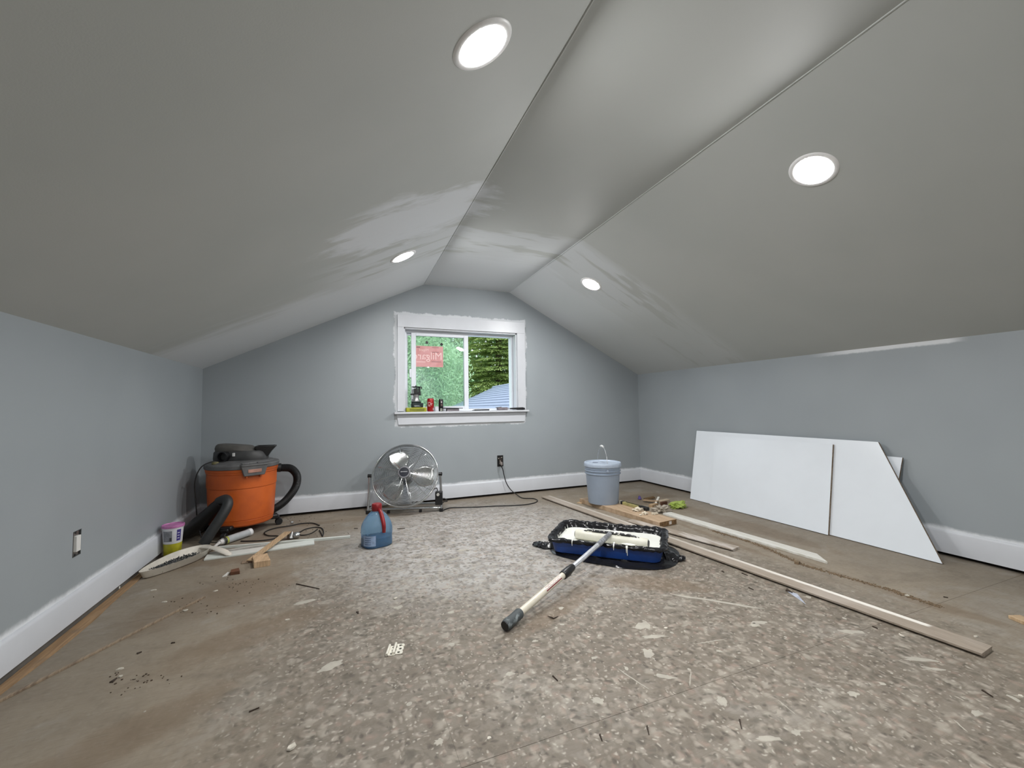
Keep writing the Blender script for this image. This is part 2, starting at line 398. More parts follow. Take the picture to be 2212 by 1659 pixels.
# taped corner beads along the two creases, slightly uneven
for k, (fx, s_) in enumerate(((xl,1),(xr,-1))):
    m = MB(); pts = []
    for i in range(60):
        y = YB+(D-YB)*i/59; pts.append((fx(y)+.004*n1(y*3, k), y, HC-.0005+.0012*n1(y*5, k+4)))
    m.tube(pts, .0035, 6); obj('corner_bead', m, CEIL, ceil)
# plates behind the gap under the boards, coloured dark as its shadow
for k, (a, b) in enumerate((((XL-.1,YB,-.003),(XL-.02,D+.05,.03)), ((XR+.03,YB,-.003),(XR+.1,D+.05,.024)), ((XL-.1,D+.03,-.003),(XR+.1,D+.16,.024)))):
    obj('trim_%d' % (k+1), MB().bx(a, b), VOID, kind='structure', smooth=False)
# baseboards
def bb(name, A, B, nrm, z0, z1, zoff=None):
    A, B, n_ = V(A), V(B), V(nrm); t = .014
    def ring(p, zz0): return [p+V((0,0,zz0)), p+n_*t+V((0,0,zz0)), p+n_*t+V((0,0,z1-.012)), p+n_*(t*.75)+V((0,0,z1-.004)), p+n_*(t*.35)+V((0,0,z1)), p+V((0,0,z1))]
    m = MB().loft([ring(A, zoff or z0), ring(B, z0)]); return obj(name, m, WHITE, kind='structure', ang=50)
bb('baseboard_left', (XL,YB,0), (XL,D,0), (1,0,0), .026, .148, .052)
bb('baseboard_right', (XR,D,0), (XR,YB,0), (-1,0,0), .022, .150)
bb('baseboard_back', (XL,D,0), (XR,D,0), (0,-1,0), .023, .149)
# bare grey drywall edge under the left board
obj('trim_4', MB().bx((XL-.02,YB,0),(XL+.003,D,.03)), mt('grey plate edge', (96,92,86), .9, sc=12), kind='structure', smooth=False)

# ================================================================== WINDOW
win = struct('window_1', (1.11, D, WZ0))
cas = .06
obj('casing', MB().bx((.470,D-.019,.868),(WX0,D,1.735)), WHITE, win, bev=.002)
obj('casing', MB().bx((WX1,D-.019,.868),(1.779,D,1.735)), WHITE, win, bev=.002)
obj('head_casing', MB().bx((.470,D-.022,WZ1),(1.779,D,1.782)), WHITE, win, bev=.002)
obj('sill', MB().bx((.440,D-.055,.842),(1.800,D,.861)).bx((WX0,D-.001,.842),(WX1,D+.10,.861)), WHITE, win, bev=.003)
ap = MB().prism([(.462,D,.842),(.478,D,.742),(1.762,D,.742),(1.778,D,.842)], (0,0,0), (0,-.018,0)); obj('apron', ap, WHITE, win, bev=.002)
jt = MB().bx((WX0,D-.002,WZ0),(WX0+.012,D+.14,WZ1)).bx((WX1-.012,D-.002,WZ0),(WX1,D+.14,WZ1)).bx((WX0,D-.002,WZ1-.012),(WX1,D+.14,WZ1))
obj('jamb', jt, WHITE, win, smooth=False)
def rectframe(x0, x1, z0, z1, wx, wz, ya, yb):
    return MB().bx((x0,ya,z0),(x0+wx,yb,z1)).bx((x1-wx,ya,z0),(x1,yb,z1)).bx((x0+wx,ya,z0),(x1-wx,yb,z0+wz)).bx((x0+wx,ya,z1-wz),(x1-wx,yb,z1))
fx0, fx1, fz0, fz1 = WX0+.012, WX1-.012, WZ0, WZ1-.012
obj('frame', rectframe(fx0, fx1, fz0, fz1, .022, .020, D+.075, D+.15), VINYL, win, bev=.002)
sL = atY(888, 800, D+.10).x; sR = atY(1011, 800, D+.10).x
sash = obj('sliding_sash', rectframe(sL, sR, fz0+.012, fz1-.012, .045, .036, D+.082, D+.108), VINYL, win, bev=.003)
oL = fx0+.01; oR = atY(1003, 800, D+.13).x
obj('fixed_sash', rectframe(oL, oR+.02, fz0+.012, fz1-.012, .03, .03, D+.118, D+.142), VINYL, win, bev=.003)
obj('latch', MB().box((sL-.008, D+.092, 1.235), (.018,.016,.085)), VINYL, win, bev=.004)
def glass_mat():
    t = NT('hazy green window glass'); nt = t.t
    tr = t.n('ShaderNodeBsdfTransparent'); tr.inputs[0].default_value = (.955,.99,.968,1)
    df = t.n('ShaderNodeBsdfTranslucent'); gl = t.n('ShaderNodeBsdfGlossy'); gl.inputs['Roughness'].default_value = .01
    nz = t.noise(t.coord(), 6, 3); t.set(df.inputs[0], t.mix(nz, (.80,1.0,.90,1), (.72,.95,.84,1)))
    m1 = t.n('ShaderNodeMixShader'); m1.inputs[0].default_value = .075; nt.links.new(tr.outputs[0], m1.inputs[1]); nt.links.new(df.outputs[0], m1.inputs[2])
    fr = t.n('ShaderNodeFresnel'); fr.inputs[0].default_value = 1.5
    m2 = t.n('ShaderNodeMixShader'); nt.links.new(fr.outputs[0], m2.inputs[0]); nt.links.new(m1.outputs[0], m2.inputs[1]); nt.links.new(gl.outputs[0], m2.inputs[2])
    nt.links.new(m2.outputs[0], t.out.inputs[0]); return t.m
GLASS = glass_mat()
obj('pane', MB().bx((sL+.04, D+.093, fz0+.04), (sR-.04, D+.097, fz1-.04)), GLASS, sash, smooth=False)
obj('pane', MB().bx((oL+.025, D+.128, fz0+.035), (oR-.005, D+.132, fz1-.035)), GLASS, win, smooth=False)
# sticker on the glass, read from behind
q0 = atY(893, 792, D+.091); q1 = atY(957, 749, D+.091)
st = thing('window_sticker', ((q0.x+q1.x)/2, D+.091, q0.z), 'red and white printed paper sign, seen mirrored, stuck on the left window glass', 'sign')
t_ = NT('sticker red'); X_, Y_, Z_ = t_.xyz()
t_.col(t_.mix(t_.ramp(t_.noise(t_.coord(), 9, 2), .4, .6), lin((212,156,156)), lin((204,142,140)))); t_.rough(.5)
obj('sheet', MB().bx((q0.x, D+.0905, q0.z), (q1.x, D+.0925, q1.z)), t_.m, st, smooth=False)
PINK = mt('pale pink ink', (238,206,204), .5, var=.02)
DINK = mt('grey ink', (150,108,108), .5, var=.02)
W_, H_ = q1.x-q0.x, q1.z-q0.z
tb = MB(); text_mesh('Milgard', H_*.50, tb, lambda x, y, z: (q0.x+W_*.47+x*.95, D+.0895-z, q0.z+H_*.36+y), mirror=True)
obj('lettering', tb, PINK, st, smooth=False, label='mirrored pale letters')
tb = MB(); text_mesh('Milgard', H_*.16, tb, lambda x, y, z: (q0.x+W_*.35+x*.95, D+.0895-z, q0.z+H_*.76+y), mirror=True)
obj('script_lettering', tb, PINK, st, smooth=False, kind='stuff')
obj('printed_rule', MB().bx((q0.x+W_*.1, D+.089, q0.z+H_*.22), (q0.x+W_*.4, D+.0903, q0.z+H_*.25)), PINK, st, smooth=False)
for (u0, u1, v0, v1) in ((.10,.22,.90,.96),(.62,.85,.92,.945),(.62,.85,.70,.73),(.6,.93,.24,.27)):
    obj('printed_bar', MB().bx((q0.x+W_*u0, D+.089, q0.z+H_*v0), (q0.x+W_*u1, D+.0903, q0.z+H_*v1)), DINK, st, smooth=False)
for k, (px, py) in enumerate(((922,740),(954,744))):
    c = atY(px, py, D+.091); m = MB().box(c, (.026,.002,.026), Matrix.Rotation(.2+.5*k, 3, 'Y'))
    tag(obj('glass_spacer', m, BLACK if k else DGREY, smooth=False), ('small black square pad stuck on the window glass right of the printed sign' if k else 'small faded grey square pad on the window glass above the printed sign'), 'pad')

# ================================================================== CEILING LIGHTS
def lamp_mat():
    t = NT('lit led diffuser'); e_ = t.n('ShaderNodeEmission'); e_.inputs[0].default_value = (1.0,.992,.99,1); e_.inputs[1].default_value = LAMP
    t.t.links.new(e_.outputs[0], t.out.inputs[0]); return t.m
LM = lamp_mat(); TR = mt('light trim ring', (235,235,235), .4, var=.01)
nL = V((-(HC-HL), 0, (.7-XL))).normalized()*-1; nR = V(((HC-HR), 0, (XR-1.6))).normalized()*-1
def slopez(x, y):
    if x < 1.1: return HL+(HC-HL)*(x-XL)/(xl(y)-XL)
    return HR+(HC-HR)*(XR-x)/(XR-xr(y))
LB = ['large bright recessed light in the left slope, nearest the top of the photo', 'round recessed light low in the left slope near the window wall',
      'bright recessed light at upper right in the right slope', 'round recessed light in the right slope near the window wall']
for i, (x, y) in enumerate(((.366,1.10),(.375,2.89),(1.913,1.165),(1.938,2.99),(.35,-.75),(1.88,-1.95))):
    n_ = nL if x < 1.1 else nR; c = V((x, y, slopez(x, y)))
    th = thing('recessed_light', c, LB[i] if i < 4 else ('recessed light in the left slope behind the camera' if x < 1 else 'recessed light in the right slope behind the camera'), 'light', 'recessed ceiling lights')
    obj('trim_ring', MB().lathe([(.074,-.002),(.074,.0045),(.082,.006),(.090,.004),(.094,0),(.094,-.002)], c, n_, 48, cap=False), TR, th)
    obj('diffuser', MB().lathe([(.0001,.0035),(.072,.0035),(.0745,.002),(.0745,-.001)], c, n_, 48), LM, th)

# ================================================================== OUTLETS
o1 = thing('wall_outlet', (1.489, D, .29), 'uncovered black outlet box with receptacle in the window wall, cord plugged in', 'outlet')
x0, x1, z0, z1 = 1.457, 1.521, .291, .402
obj('box', MB().bx((x0,D-.0015,z0),(x1,D+.001,z1)).bx((x0,D-.004,z0),(x0+.003,D,z1)).bx((x1-.003,D-.004,z0),(x1,D,z1)).bx((x0,D-.004,z1-.003),(x1,D,z1)).bx((x0,D-.004,z0),(x1,D,z0+.003)), mt('outlet box black', (12,11,11), .7), o1, smooth=False)
IV = mt('ivory device', (196,188,176), .4)
rc = MB().bx((x0+.018,D-.010,z0+.02),(x1-.018,D-.001,z1-.02))
obj('receptacle', rc, mt('dark receptacle', (52,44,40), .5), o1, bev=.003)
for (dx, dz) in ((.012,.082),(.045,.090),(.028,.055)): obj('screw', MB().lathe([(.0001,.006),(.004,.005),(.005,0)], (x0+dx,D-.008,z0+dz), (0,-1,0), 12), IV, o1)
o2 = thing('switch_box', (XL, 2.387, .29), 'uncovered white rocker device in an open box in the left wall', 'outlet')
bx_ = MB().bx((XL-.055,oy0-.004,oz0-.004),(XL-.05,oy1+.004,oz1+.004))
for a, b in (((XL-.055,oy0,oz0),(XL-.001,oy0+.003,oz1)),((XL-.055,oy1-.003,oz0),(XL-.001,oy1,oz1)),((XL-.055,oy0,oz0),(XL-.001,oy1,oz0+.003)),((XL-.055,oy0,oz1-.003),(XL-.001,oy1,oz1))): bx_.bx(a, b)
obj('box', bx_, mt('shadowed grey box', (70,72,72), .7), o2, smooth=False)
obj('yoke', MB().bx((XL-.006,oy0+.012,oz0+.004),(XL-.004,oy1-.012,oz1-.004)), STEEL, o2, smooth=False)
obj('switch', MB().bx((XL-.006,oy0+.017,oz0+.020),(XL+.006,oy1-.014,oz1-.022)), mt('white device', (226,226,222), .3, var=.01), o2, bev=.002)
for dz in (.008, .1): obj('screw', MB().lathe([(.0001,.004),(.004,.003),(.004,0)], (XL-.004,oy0+.026,oz0+dz), (1,0,0), 10), DGREY, o2)

# ================================================================== WET/DRY VACUUM
vc = V((-.70, 3.735, 0)); K = lambda a: math.radians(a)
vac = thing('shop_vacuum', vc, 'orange wet and dry vacuum with grey lid and black hose in the left corner', 'vacuum')
t_ = NT('orange plastic'); cc = t_.coord()
t_.col(t_.mix(t_.ramp(t_.noise(cc, 5, 4), .35, .7), lin((206,98,34)), lin((184,84,30)))); t_.rough(.42); t_.bump(t_.noise(cc, 120, 2), .08, .001)
OR = t_.m
pr = [(.170,.062),(.194,.068),(.204,.078),(.206,.095),(.2085,.110),(.2055,.113),(.2095,.117),(.2205,.330),(.2195,.338),(.224,.343),(.2255,.400),(.2245,.440),(.229,.444),(.229,.452),(.232,.456),(.235,.476),(.230,.480)]
can = obj('canister', MB().lathe([(.0001,.062)]+pr+[(.0001,.480)], vc, n=72, cap=False), OR, vac, ang=30)
obj('lid', MB().lathe([(.0001,.478),(.2385,.478),(.2415,.482),(.2425,.503),(.238,.511),(.222,.516),(.205,.517),(.200,.523),(.16,.530),(.08,.534),(.0001,.534)], vc, n=72, cap=False), MGREY, vac, ang=30)
la = K(-63); ld = V((math.cos(la), math.sin(la), 0)); lt = V((-ld.y, ld.x, 0))
Rl = Matrix((lt, -ld, V((0,0,1)))).transposed()
def lbox(m, u, dd, z, su, sd, sz): return m.box(vc+lt*u+ld*dd+V((0,0,z)), (su, sd, sz), Rl)
m = MB()
def trap(u0, u1, v0, v1, zz0, zz1, d0, d1):     # trapezoid plate facing ld
    pts = [(u0,zz1),(u1,zz1),(v1,zz0),(v0,zz0)]
    return [vc+lt*u+ld*d0+V((0,0,z)) for u, z in pts], [vc+lt*u+ld*d1+V((0,0,z)) for u, z in pts]
a, b = trap(-.088,.088,-.066,.066,.432,.506,.236,.258); m.add(a+b, [(0,1,2,3),(7,6,5,4),(0,4,5,1),(1,5,6,2),(2,6,7,3),(3,7,4,0)])
lbox(m, 0, .225, .507, .17, .075, .012); lbox(m, -.05, .21, .516, .045, .035, .01); lbox(m, .05, .21, .516, .045, .035, .01)
latch = obj('latch', m, MGREY, vac, bev=.004)
obj('latch_window', lbox(MB(), 0, .2595, .466, .088, .004, .024), mt('pinkish latch insert', (190,140,122), .5), latch, bev=.002)
for u_ in (-.045, .045): obj('latch_catch', lbox(MB(), u_, .232, .43, .012, .02, .03), OR, latch, bev=.003)
# motor head: two stacked long shells
def ell(c, ax, bx_, z, a0, pw=2.4, n=36):
    r = []
    for k in range(n):
        t = 2*PI*k/n; ct, s2 = math.cos(t), math.sin(t)
        u = ax*abs(ct)**(2/pw)*(1 if ct > 0 else -1); v = bx_*abs(s2)**(2/pw)*(1 if s2 > 0 else -1)
        r.append(c+V((u*math.cos(a0)-v*math.sin(a0), u*math.sin(a0)+v*math.cos(a0), z)))
    return r
ha = K(-12); hc = vc+V((-.01,.0,0))
head = obj('motor_head', MB().loft([ell(hc,.180,.115,.526,ha),ell(hc,.183,.118,.545,ha),ell(hc+V((-.008,0,0)),.172,.112,.588,ha),ell(hc+V((-.012,0,0)),.160,.104,.598,ha),ell(hc,.02,.02,.60,ha)]), DGREY, vac, ang=35)
def tilt(r, k): return [V((p.x, p.y, p.z-(p.x-hc.x+.12)*k if p.x > hc.x-.12 else p.z)) for p in r]
obj('top_cover', MB().loft([tilt(ell(hc+V((-.02,0,0)),.150,.096,.597,ha),.02),tilt(ell(hc+V((-.022,0,0)),.152,.098,.618,ha),.12),tilt(ell(hc+V((-.035,0,0)),.132,.085,.640,ha),.13),tilt(ell(hc+V((-.04,0,0)),.115,.07,.650,ha),.10),tilt(ell(hc+V((-.04,0,0)),.02,.015,.653,ha),.1)]), mt('dusty dark plastic', (84,82,78), .6, sc=12, bump=.1), vac, ang=35)
# carry scoop at the right end
m = MB(); sc_ = hc+V((.165,-.02,0)); 
def rr4(c, a, b, z, skew): return [c+V((-a+skew,-b,z)), c+V((a+skew,-b*.6,z)), c+V((a+skew,b*.6,z)), c+V((-a+skew,b,z))]
m.loft([rr4(sc_,.022,.045,.528,-.02), rr4(sc_,.045,.055,.585,-.008), rr4(sc_,.066,.062,.618,.0), rr4(sc_,.068,.064,.628,.0), rr4(sc_,.060,.055,.628,.0), rr4(sc_,.035,.042,.575,-.006)])
obj('scoop_handle', m, BLACK, vac, bev=.004)
pd = V((-.42,-.907,0)); pc = hc+V((-.075,-.075,.565))
obj('blower_port', MB().lathe([(.036,-.04),(.036,.045),(.038,.046),(.038,.058),(.031,.058),(.030,.0),(.0001,.0)], pc, pd, 28), BLACK, vac)
obj('port_tab', MB().box(pc+V((.048,-.045,.012)), (.018,.006,.026), rz(.2)), mt('white tab', (206,206,204), .4), vac, bev=.003)
obj('drain_knob', MB().lathe([(.0001,.02),(.018,.018),(.024,.008),(.022,0)], vc+V((-.145,-.13,.515)), (0,0,1), 16), mt('olive knob', (112,106,70), .6), vac)
# casters
for (dx, dy) in ((.205,.055),(-.05,-.20),(-.2,.08),(.07,.19)):
    cc_ = vc+V((dx,dy,0)); d = V((dx,dy,0)).normalized(); R = Matrix((d, V((-d.y,d.x,0)), V((0,0,1)))).transposed()
    cs = obj('caster_foot', MB().box(vc+d*(.195)+V((0,0,.072)), (.085,.078,.034), R).box(vc+d*.232+V((0,0,.062)), (.034,.052,.03), R), BLACK, vac, bev=.009)
    obj('wheel', MB().lathe([(.0001,-.016),(.022,-.016),(.0255,-.012),(.0255,.012),(.022,.016),(.0001,.016)], vc+d*.245+V((0,0,.0257)), V((-d.y,d.x,0)), 24, cap=False), RUBBER, cs)
# hoses: corrugated tubes
def corr(P, r, amp=.0018, step=.006, n=14):
    pts = smooth_pts(P, 8); out = [pts[0]]; L = 0; acc = 0
    for a, b in zip(pts, pts[1:]):
        seg = (b-a).length
        while acc+step*.5 <= seg: acc += step*.5; out.append(a+(b-a)*(acc/seg))
        acc -= seg
    rs = [r+(amp if i % 2 else -amp) for i in range(len(out))]
    return MB().tube(out, rs, n)
HOSE = mt('black hose', (30,30,31), .45, sc=20)
hp = [vc+V((.20,.06,.445)), V((-.45,3.80,.44)), V((-.385,3.83,.425)), V((-.345,3.86,.36)), V((-.355,3.885,.27)), V((-.42,3.925,.17)), V((-.50,3.965,.10)), V((-.62,3.985,.045)), V((-.80,3.985,.035)), V((-.95,3.90,.035)), V((-1.0,3.72,.035))]
obj('hose', corr(hp, .0285), HOSE, vac, ang=60)
obj('hose_cuff', MB().tube([vc+V((.19,.055,.447)), V((-.452,3.795,.442))], .034, 20), BLACK, vac)
fp = [at(447,1184,.03), at(462,1150,.10), V((-.728,3.36,.20)), at(494,1098,.22)+V((.0,.02,.02)), V((-.735,3.43,.275)), V((-.775,3.47,.265))]
fp = [V((-.835,3.33,.035)), V((-.795,3.345,.11)), V((-.745,3.37,.20)), V((-.722,3.40,.262)), V((-.742,3.44,.292)), V((-.79,3.48,.272))]
obj('wand', MB().tube(smooth_pts(fp, 8), .032, 18), mt('soft black wand', (44,46,47), .5), vac)
# floor nozzle from the elbow down to the floor by the left wall
A = V((-.775,3.47,.272)); B = V((-.985,3.60,.055)); d = (B-A).normalized(); side = V((d.y,-d.x,0)).normalized(); up = side.cross(d)
def nr(c, a, b): return [c+side*(a*math.cos(2*PI*k/20))+up*(b*math.sin(2*PI*k/20)) for k in range(20)]
obj('utility_nozzle', MB().loft([nr(A,.033,.033), nr(A+d*.06,.041,.041), nr(A+d*.09,.042,.04), nr(A+d*.18,.06,.045), nr(A+d*.27,.085,.045), nr(B,.10,.04)]), BLACK, vac, ang=50)
# power cord: hangs down the left side, then coils on the floor in front
cp_ = [vc+V((-.13,-.12,.53)), V((-.87,3.60,.535)), V((-.925,3.575,.50)), V((-.955,3.57,.40)), V((-.945,3.57,.25)), V((-.93,3.57,.12)), V((-.87,3.5,.01)), V((-.7,3.42,.006))]
obj('power_cord', MB().tube(smooth_pts(cp_, 8), .0038, 8), CORD, vac)
loop = [(545,1165),(575,1163),(600,1159),(575,1158),(570,1152),(590,1145),(620,1138),(645,1134),(672,1131),(700,1138),(697,1146),(672,1150),(650,1156),(668,1158),(690,1146),(697,1150),(697,1160)]
lp = [V((-.72,3.45,.006))]+[at(x, y, .006)+V((0,0,.004*(i % 3))) for i, (x, y) in enumerate([(500,1172),(540,1170),(588,1166),(600,1158),(575,1155),(572,1148),(590,1141),(620,1136),(650,1130),(675,1130),(690,1136)])]
lp = [at(x, y, .006) for x, y in [(520,1169),(560,1168),(590,1164),(601,1158),(580,1157),(571,1152),(578,1146),(598,1140),(625,1136),(650,1131),(675,1130),(690,1135)]]
tag(obj('extension_cord', MB().tube(smooth_pts(lp, 8), .004, 8), CORD), 'thin dark cord snaking across floor in front of the orange vacuum', 'cord')
lp = [at(x, y, .006) for x, y in [(645,1151),(660,1143),(680,1139),(695,1141),(699,1150),(697,1158)]]
tag(obj('looped_cord', MB().tube(smooth_pts(lp, 8)+smooth_pts([at(x, y, .006) for x, y in [(697,1158),(690,1145)]], 2)[1:], .0038, 8), CORD), 'short dark cord loop on the floor right of the metal fittings', 'cord')
lp = [at(x, y, .005) for x, y in [(642,1154),(655,1156),(672,1152),(686,1143)]]
tag(obj('cord_end', MB().tube(smooth_pts(lp, 8), .0036, 8), CORD), 'lower short piece of dark cord touching the metal fittings', 'cord')

# ================================================================== FAN
fc = V((.507, 3.765, .318)); fa = math.atan2(-.18, .571)
ex = V((math.cos(fa), math.sin(fa), 0)); tl = K(27)
fn = V((math.sin(fa)*1, -math.cos(fa), 0)); 
axn = (fn*math.cos(tl)+V((0,0,math.sin(tl)))).normalized(); upv = ex.cross(axn)*-1
if upv.z < 0: upv = -upv
fan = thing('floor_fan', (fc.x, fc.y, 0), 'round chrome floor fan on a tube stand against the window wall', 'fan')
RF = .278
def fp3(r, t, k): return fc+ex*(r*math.cos(t))+upv*(r*math.sin(t))+axn*k
def dome(r, s_): return s_*(.058*(1-(r/RF)**2)**.5 if r < RF else 0)
for nm, s_, n_ in (('front_guard', 1, 27), ('rear_guard', -1, 17)):
    m = MB()
    for i in range(n_):
        r = .05+(RF-.006-.05)*i/(n_-1); m.tube([fp3(r, 2*PI*k/56, dome(r, s_)*1.25+s_*.004) for k in range(56)], .0017, 4, closed=True)
    for j in range(12 if s_ > 0 else 8):
        t = 2*PI*j/(12 if s_ > 0 else 8)+.26
        m.tube([fp3(.045+(RF-.045)*i/8, t, dome(.045+(RF-.045)*i/8, s_)*1.25+s_*.006) for i in range(9)], .0022, 5)
    obj(nm, m, CHROME, fan, ang=60)
m = MB(); m.tube([fp3(RF, 2*PI*k/72, .012) for k in range(72)], .005, 8, closed=True); m.tube([fp3(RF, 2*PI*k/72, -.012) for k in range(72)], .005, 8, closed=True)
obj('guard_rim', m, CHROME, fan, ang=60)
for j in range(3):
    t0 = K(115)+j*2*PI/3
    def bl(u, v, t0=t0):
        r = .05+.195*u; wdt = (.45+.55*math.sin(PI*min(1, u*.9+.1)))*1.15; t = t0+(v-.5)*wdt
        return fp3(r, t, (v-.5)*.05*(1.1-.4*u))
    o = obj('blade', MB().grid(bl, 8, 8), mt('polished aluminium blade', (215,216,214), .16, metal=1, var=.03), fan, ang=70)
    sol = o.modifiers.new('solid', 'SOLIDIFY'); sol.thickness = .0015
obj('blade_hub', MB().lathe([(.0001,-.02),(.048,-.02),(.05,-.01),(.05,.02),(.035,.03),(.0001,.032)], fc, axn, 32, cap=False), STEEL, fan)
obj('motor', MB().lathe([(.0001,-.10),(.05,-.10),(.062,-.085),(.062,-.028),(.0001,-.028)], fc, axn, 32, cap=False), BLACK, fan)
bdg = obj('badge', MB().lathe([(.054,.066),(.054,.078),(.050,.082),(.041,.083),(.040,.080),(.0001,.080)], fc, axn, 40, cap=False).lathe([(.0001,.064),(.054,.066)], fc, axn, 40, cap=False), mt('grey badge ring', (120,120,124), .4), fan)
obj('badge_face', MB().lathe([(.0401,.0798),(.038,.0826),(.0001,.0835)], fc, axn, 40, cap=False), mt('navy badge', (38,40,50), .3), bdg)
m = MB(); Rb = Matrix((ex, axn, upv)).transposed()
for k in range(6): m.box(fc+axn*.084+ex*(-.024+.0096*k)+upv*.002, (.0072,.0008,.006 if k else .009), Rb)
obj('badge_mark', m, mt('silver mark', (190,190,192), .3), bdg, smooth=False)
# stand
PL = fc-ex*.305; PR = fc+ex*.300
back = -V((fn.x, fn.y, 0))
for side_, P in ((-1, PL), (1, PR)):
    foot = V((P.x, P.y, 0))+fn*.02
    obj('post', MB().tube([V((P.x,P.y,.315)), V((P.x,P.y,.18))+ex*(-side_*-.004), foot+ex*(side_*.008)+V((0,0,.028))], .0105, 14), CHROME, fan)
    obj('pivot_knob', MB().lathe([(.0001,-.016),(.015,-.014),(.016,.014),(.0001,.018)], V((P.x,P.y,.318)), ex*side_, 16, cap=False), BLACK, fan)
    obj('pivot_bolt', MB().tube([V((P.x,P.y,.318)), fc+ex*(side_*(RF-.002))], .005, 8), CHROME, fan)
    obj('rubber_foot', MB().box(foot+ex*(side_*.008)+V((0,0,.014)), (.03,.032,.028), rz(fa)), RUBBER, fan, bev=.003)
    obj('side_rail', MB().tube([foot+ex*(side_*.008)+V((0,0,.03)), foot+back*.19+ex*(side_*.0)+V((0,0,.03))], .009, 10), CHROME, fan)
obj('front_rail', MB().tube([V((PL.x,PL.y,.032))+fn*.02, V((PR.x,PR.y,.032))+fn*.02], .0105, 14), CHROME, fan)
obj('rear_rail', MB().tube([V((PL.x,PL.y,.03))+back*.17, V((PR.x,PR.y,.03))+back*.17], .0105, 14), CHROME, fan)
for u in (-.14, .13): obj('rubber_pad', MB().box(fc+ex*u+fn*.02-V((0,0,fc.z))+V((0,0,.011)), (.022,.024,.022), rz(fa)), RUBBER, fan, bev=.003)
cb = PR-ex*.012+fn*.014; cb.z = .115
ctl = obj('control_box', MB().box(cb, (.062,.05,.115), rz(fa)), BLACK, fan, bev=.006)
obj('dial', MB().lathe([(.0001,.012),(.011,.011),(.013,0)], cb+fn*.026+V((-.006,0,.034)), fn, 18), mt('pale dial', (196,194,188), .4), ctl)
obj('switch_lead', MB().tube(smooth_pts([cb+V((-.012,.0,.05)), cb+V((-.02,.01,.085)), fc+ex*(RF*.80)-upv*(RF*.56)], 6), .004, 8), BLACK, fan)
# fan cord over the floor up to the outlet
kp = [cb+ex*.028+V((0,0,-.01)), cb+ex*.05+V((0,0,-.008)), cb+ex*.07+V((0,0,-.03)), at(957,1085,.045), at(951,1101,.006), at(957,1102,.006)]
kp += [at(x, y, .006) for x, y in [(972,1097),(1000,1096),(1035,1095),(1070,1093),(1105,1092),(1135,1090),(1155,1086),(1161,1081),(1152,1077),(1130,1076)]]
kp += [V((1.62,3.92,.014)), V((1.575,3.985,.06)), V((1.535,4.005,.13)), V((1.515,4.008,.20)), V((1.50,4.005,.262)), V((1.488,4.012,.298)), V((1.486,4.030,.318))]
obj('power_cord', MB().tube(smooth_pts(kp, 7), .0045, 8), CORD, fan)
obj('plug', MB().lathe([(.012,-.012),(.018,-.004),(.017,.006),(.010,.022),(.006,.03),(.0001,.03)], V((1.487,4.022,.325)), (.05,-.62,-.45), 18), mt('worn plug', (120,112,106), .5), fan)

# ================================================================== JUG
jc = V((.212, 2.965, 0)); jug = thing('water_jug', jc, 'translucent blue plastic jug with red cap and red handle', 'jug')
def jm():
    t = NT('translucent blue plastic'); t.col(t.mix(t.noise(t.coord(), 12, 3), (.30,.53,.78,1), (.38,.60,.82,1)))
    t.b.inputs['Roughness'].default_value = .16; t.b.inputs['Transmission Weight'].default_value = .82; t.b.inputs['IOR'].default_value = 1.2
    t.bump(t.noise(t.coord(), 30, 3), .8, .008); return t.m
def sqr(c, r, z, pw, n=44): return ell(c, r, r*.93, z, .3, pw, n)
rings = [sqr(jc,.001,.001,2.6), sqr(jc,.088,.001,2.6), sqr(jc,.0945,.008,2.8), sqr(jc,.0945,.03,2.8), sqr(jc,.093,.06,2.8), sqr(jc,.0955,.09,2.8), sqr(jc,.094,.12,2.8), sqr(jc,.090,.140,2.6), sqr(jc,.078,.170,2.3), sqr(jc,.060,.195,2.1), sqr(jc,.040,.215,2), sqr(jc,.026,.224,2), sqr(jc,.024,.228,2), sqr(jc,.024,.240,2), sqr(jc,.001,.240,2)]
obj('bottle', MB().loft(rings, cap=False), jm(), jug, ang=60)
obj('water', MB().loft([sqr(jc,.001,.004,2.6), sqr(jc,.088,.004,2.8), sqr(jc,.091,.012,2.8), sqr(jc,.090,.058,2.8), sqr(jc,.001,.058,2.8)], cap=False), pm('blue wash water', (40,120,170), .05, var=.1, trans=.6, ior=1.33), jug, ang=60)
RED = mt('red plastic', (138,22,28), .35, sc=10)
obj('cap', MB().lathe([(.0001,.222),(.031,.222),(.033,.226),(.032,.262),(.028,.268),(.0001,.269)], jc, n=30, cap=False), RED, jug)
hd = V((.30,-.72,0)).normalized()
hh = smooth_pts([jc+hd*.028+V((0,0,.232)), jc+hd*.052+V((0,0,.222)), jc+hd*.078+V((0,0,.185)), jc+hd*.098+V((0,0,.14)), jc+hd*.099+V((0,0,.098))], 6)
obj('handle', MB().tube(hh, [.010+.0035*math.sin(i/len(hh)*PI) for i in range(len(hh))], 12), RED, jug)
LB_ = mt('faded paper label', (150,172,204), .6, var=.12, sc=40)
m = MB(); 
def lab(u, v):
    t = K(195+52*u)+.0; c = math.cos(t); s2 = math.sin(t); r = .0965
    k = (abs(c)**2.8+abs(s2)**2.8)**(-1/2.8); x, y = r*k*c, r*.94*k*s2
    return jc+V((x*math.cos(.3)-y*math.sin(.3), x*math.sin(.3)+y*math.cos(.3), .018+.065*v))
obj('label', m.grid(lab, 12, 2), LB_, jug, ang=60)
m = MB()
for k in range(4): m.grid(lambda u, v, k=k: (lab(.18+.5*u, .15+.2*k+.08*v)-jc)*1.004+jc, 6, 1)
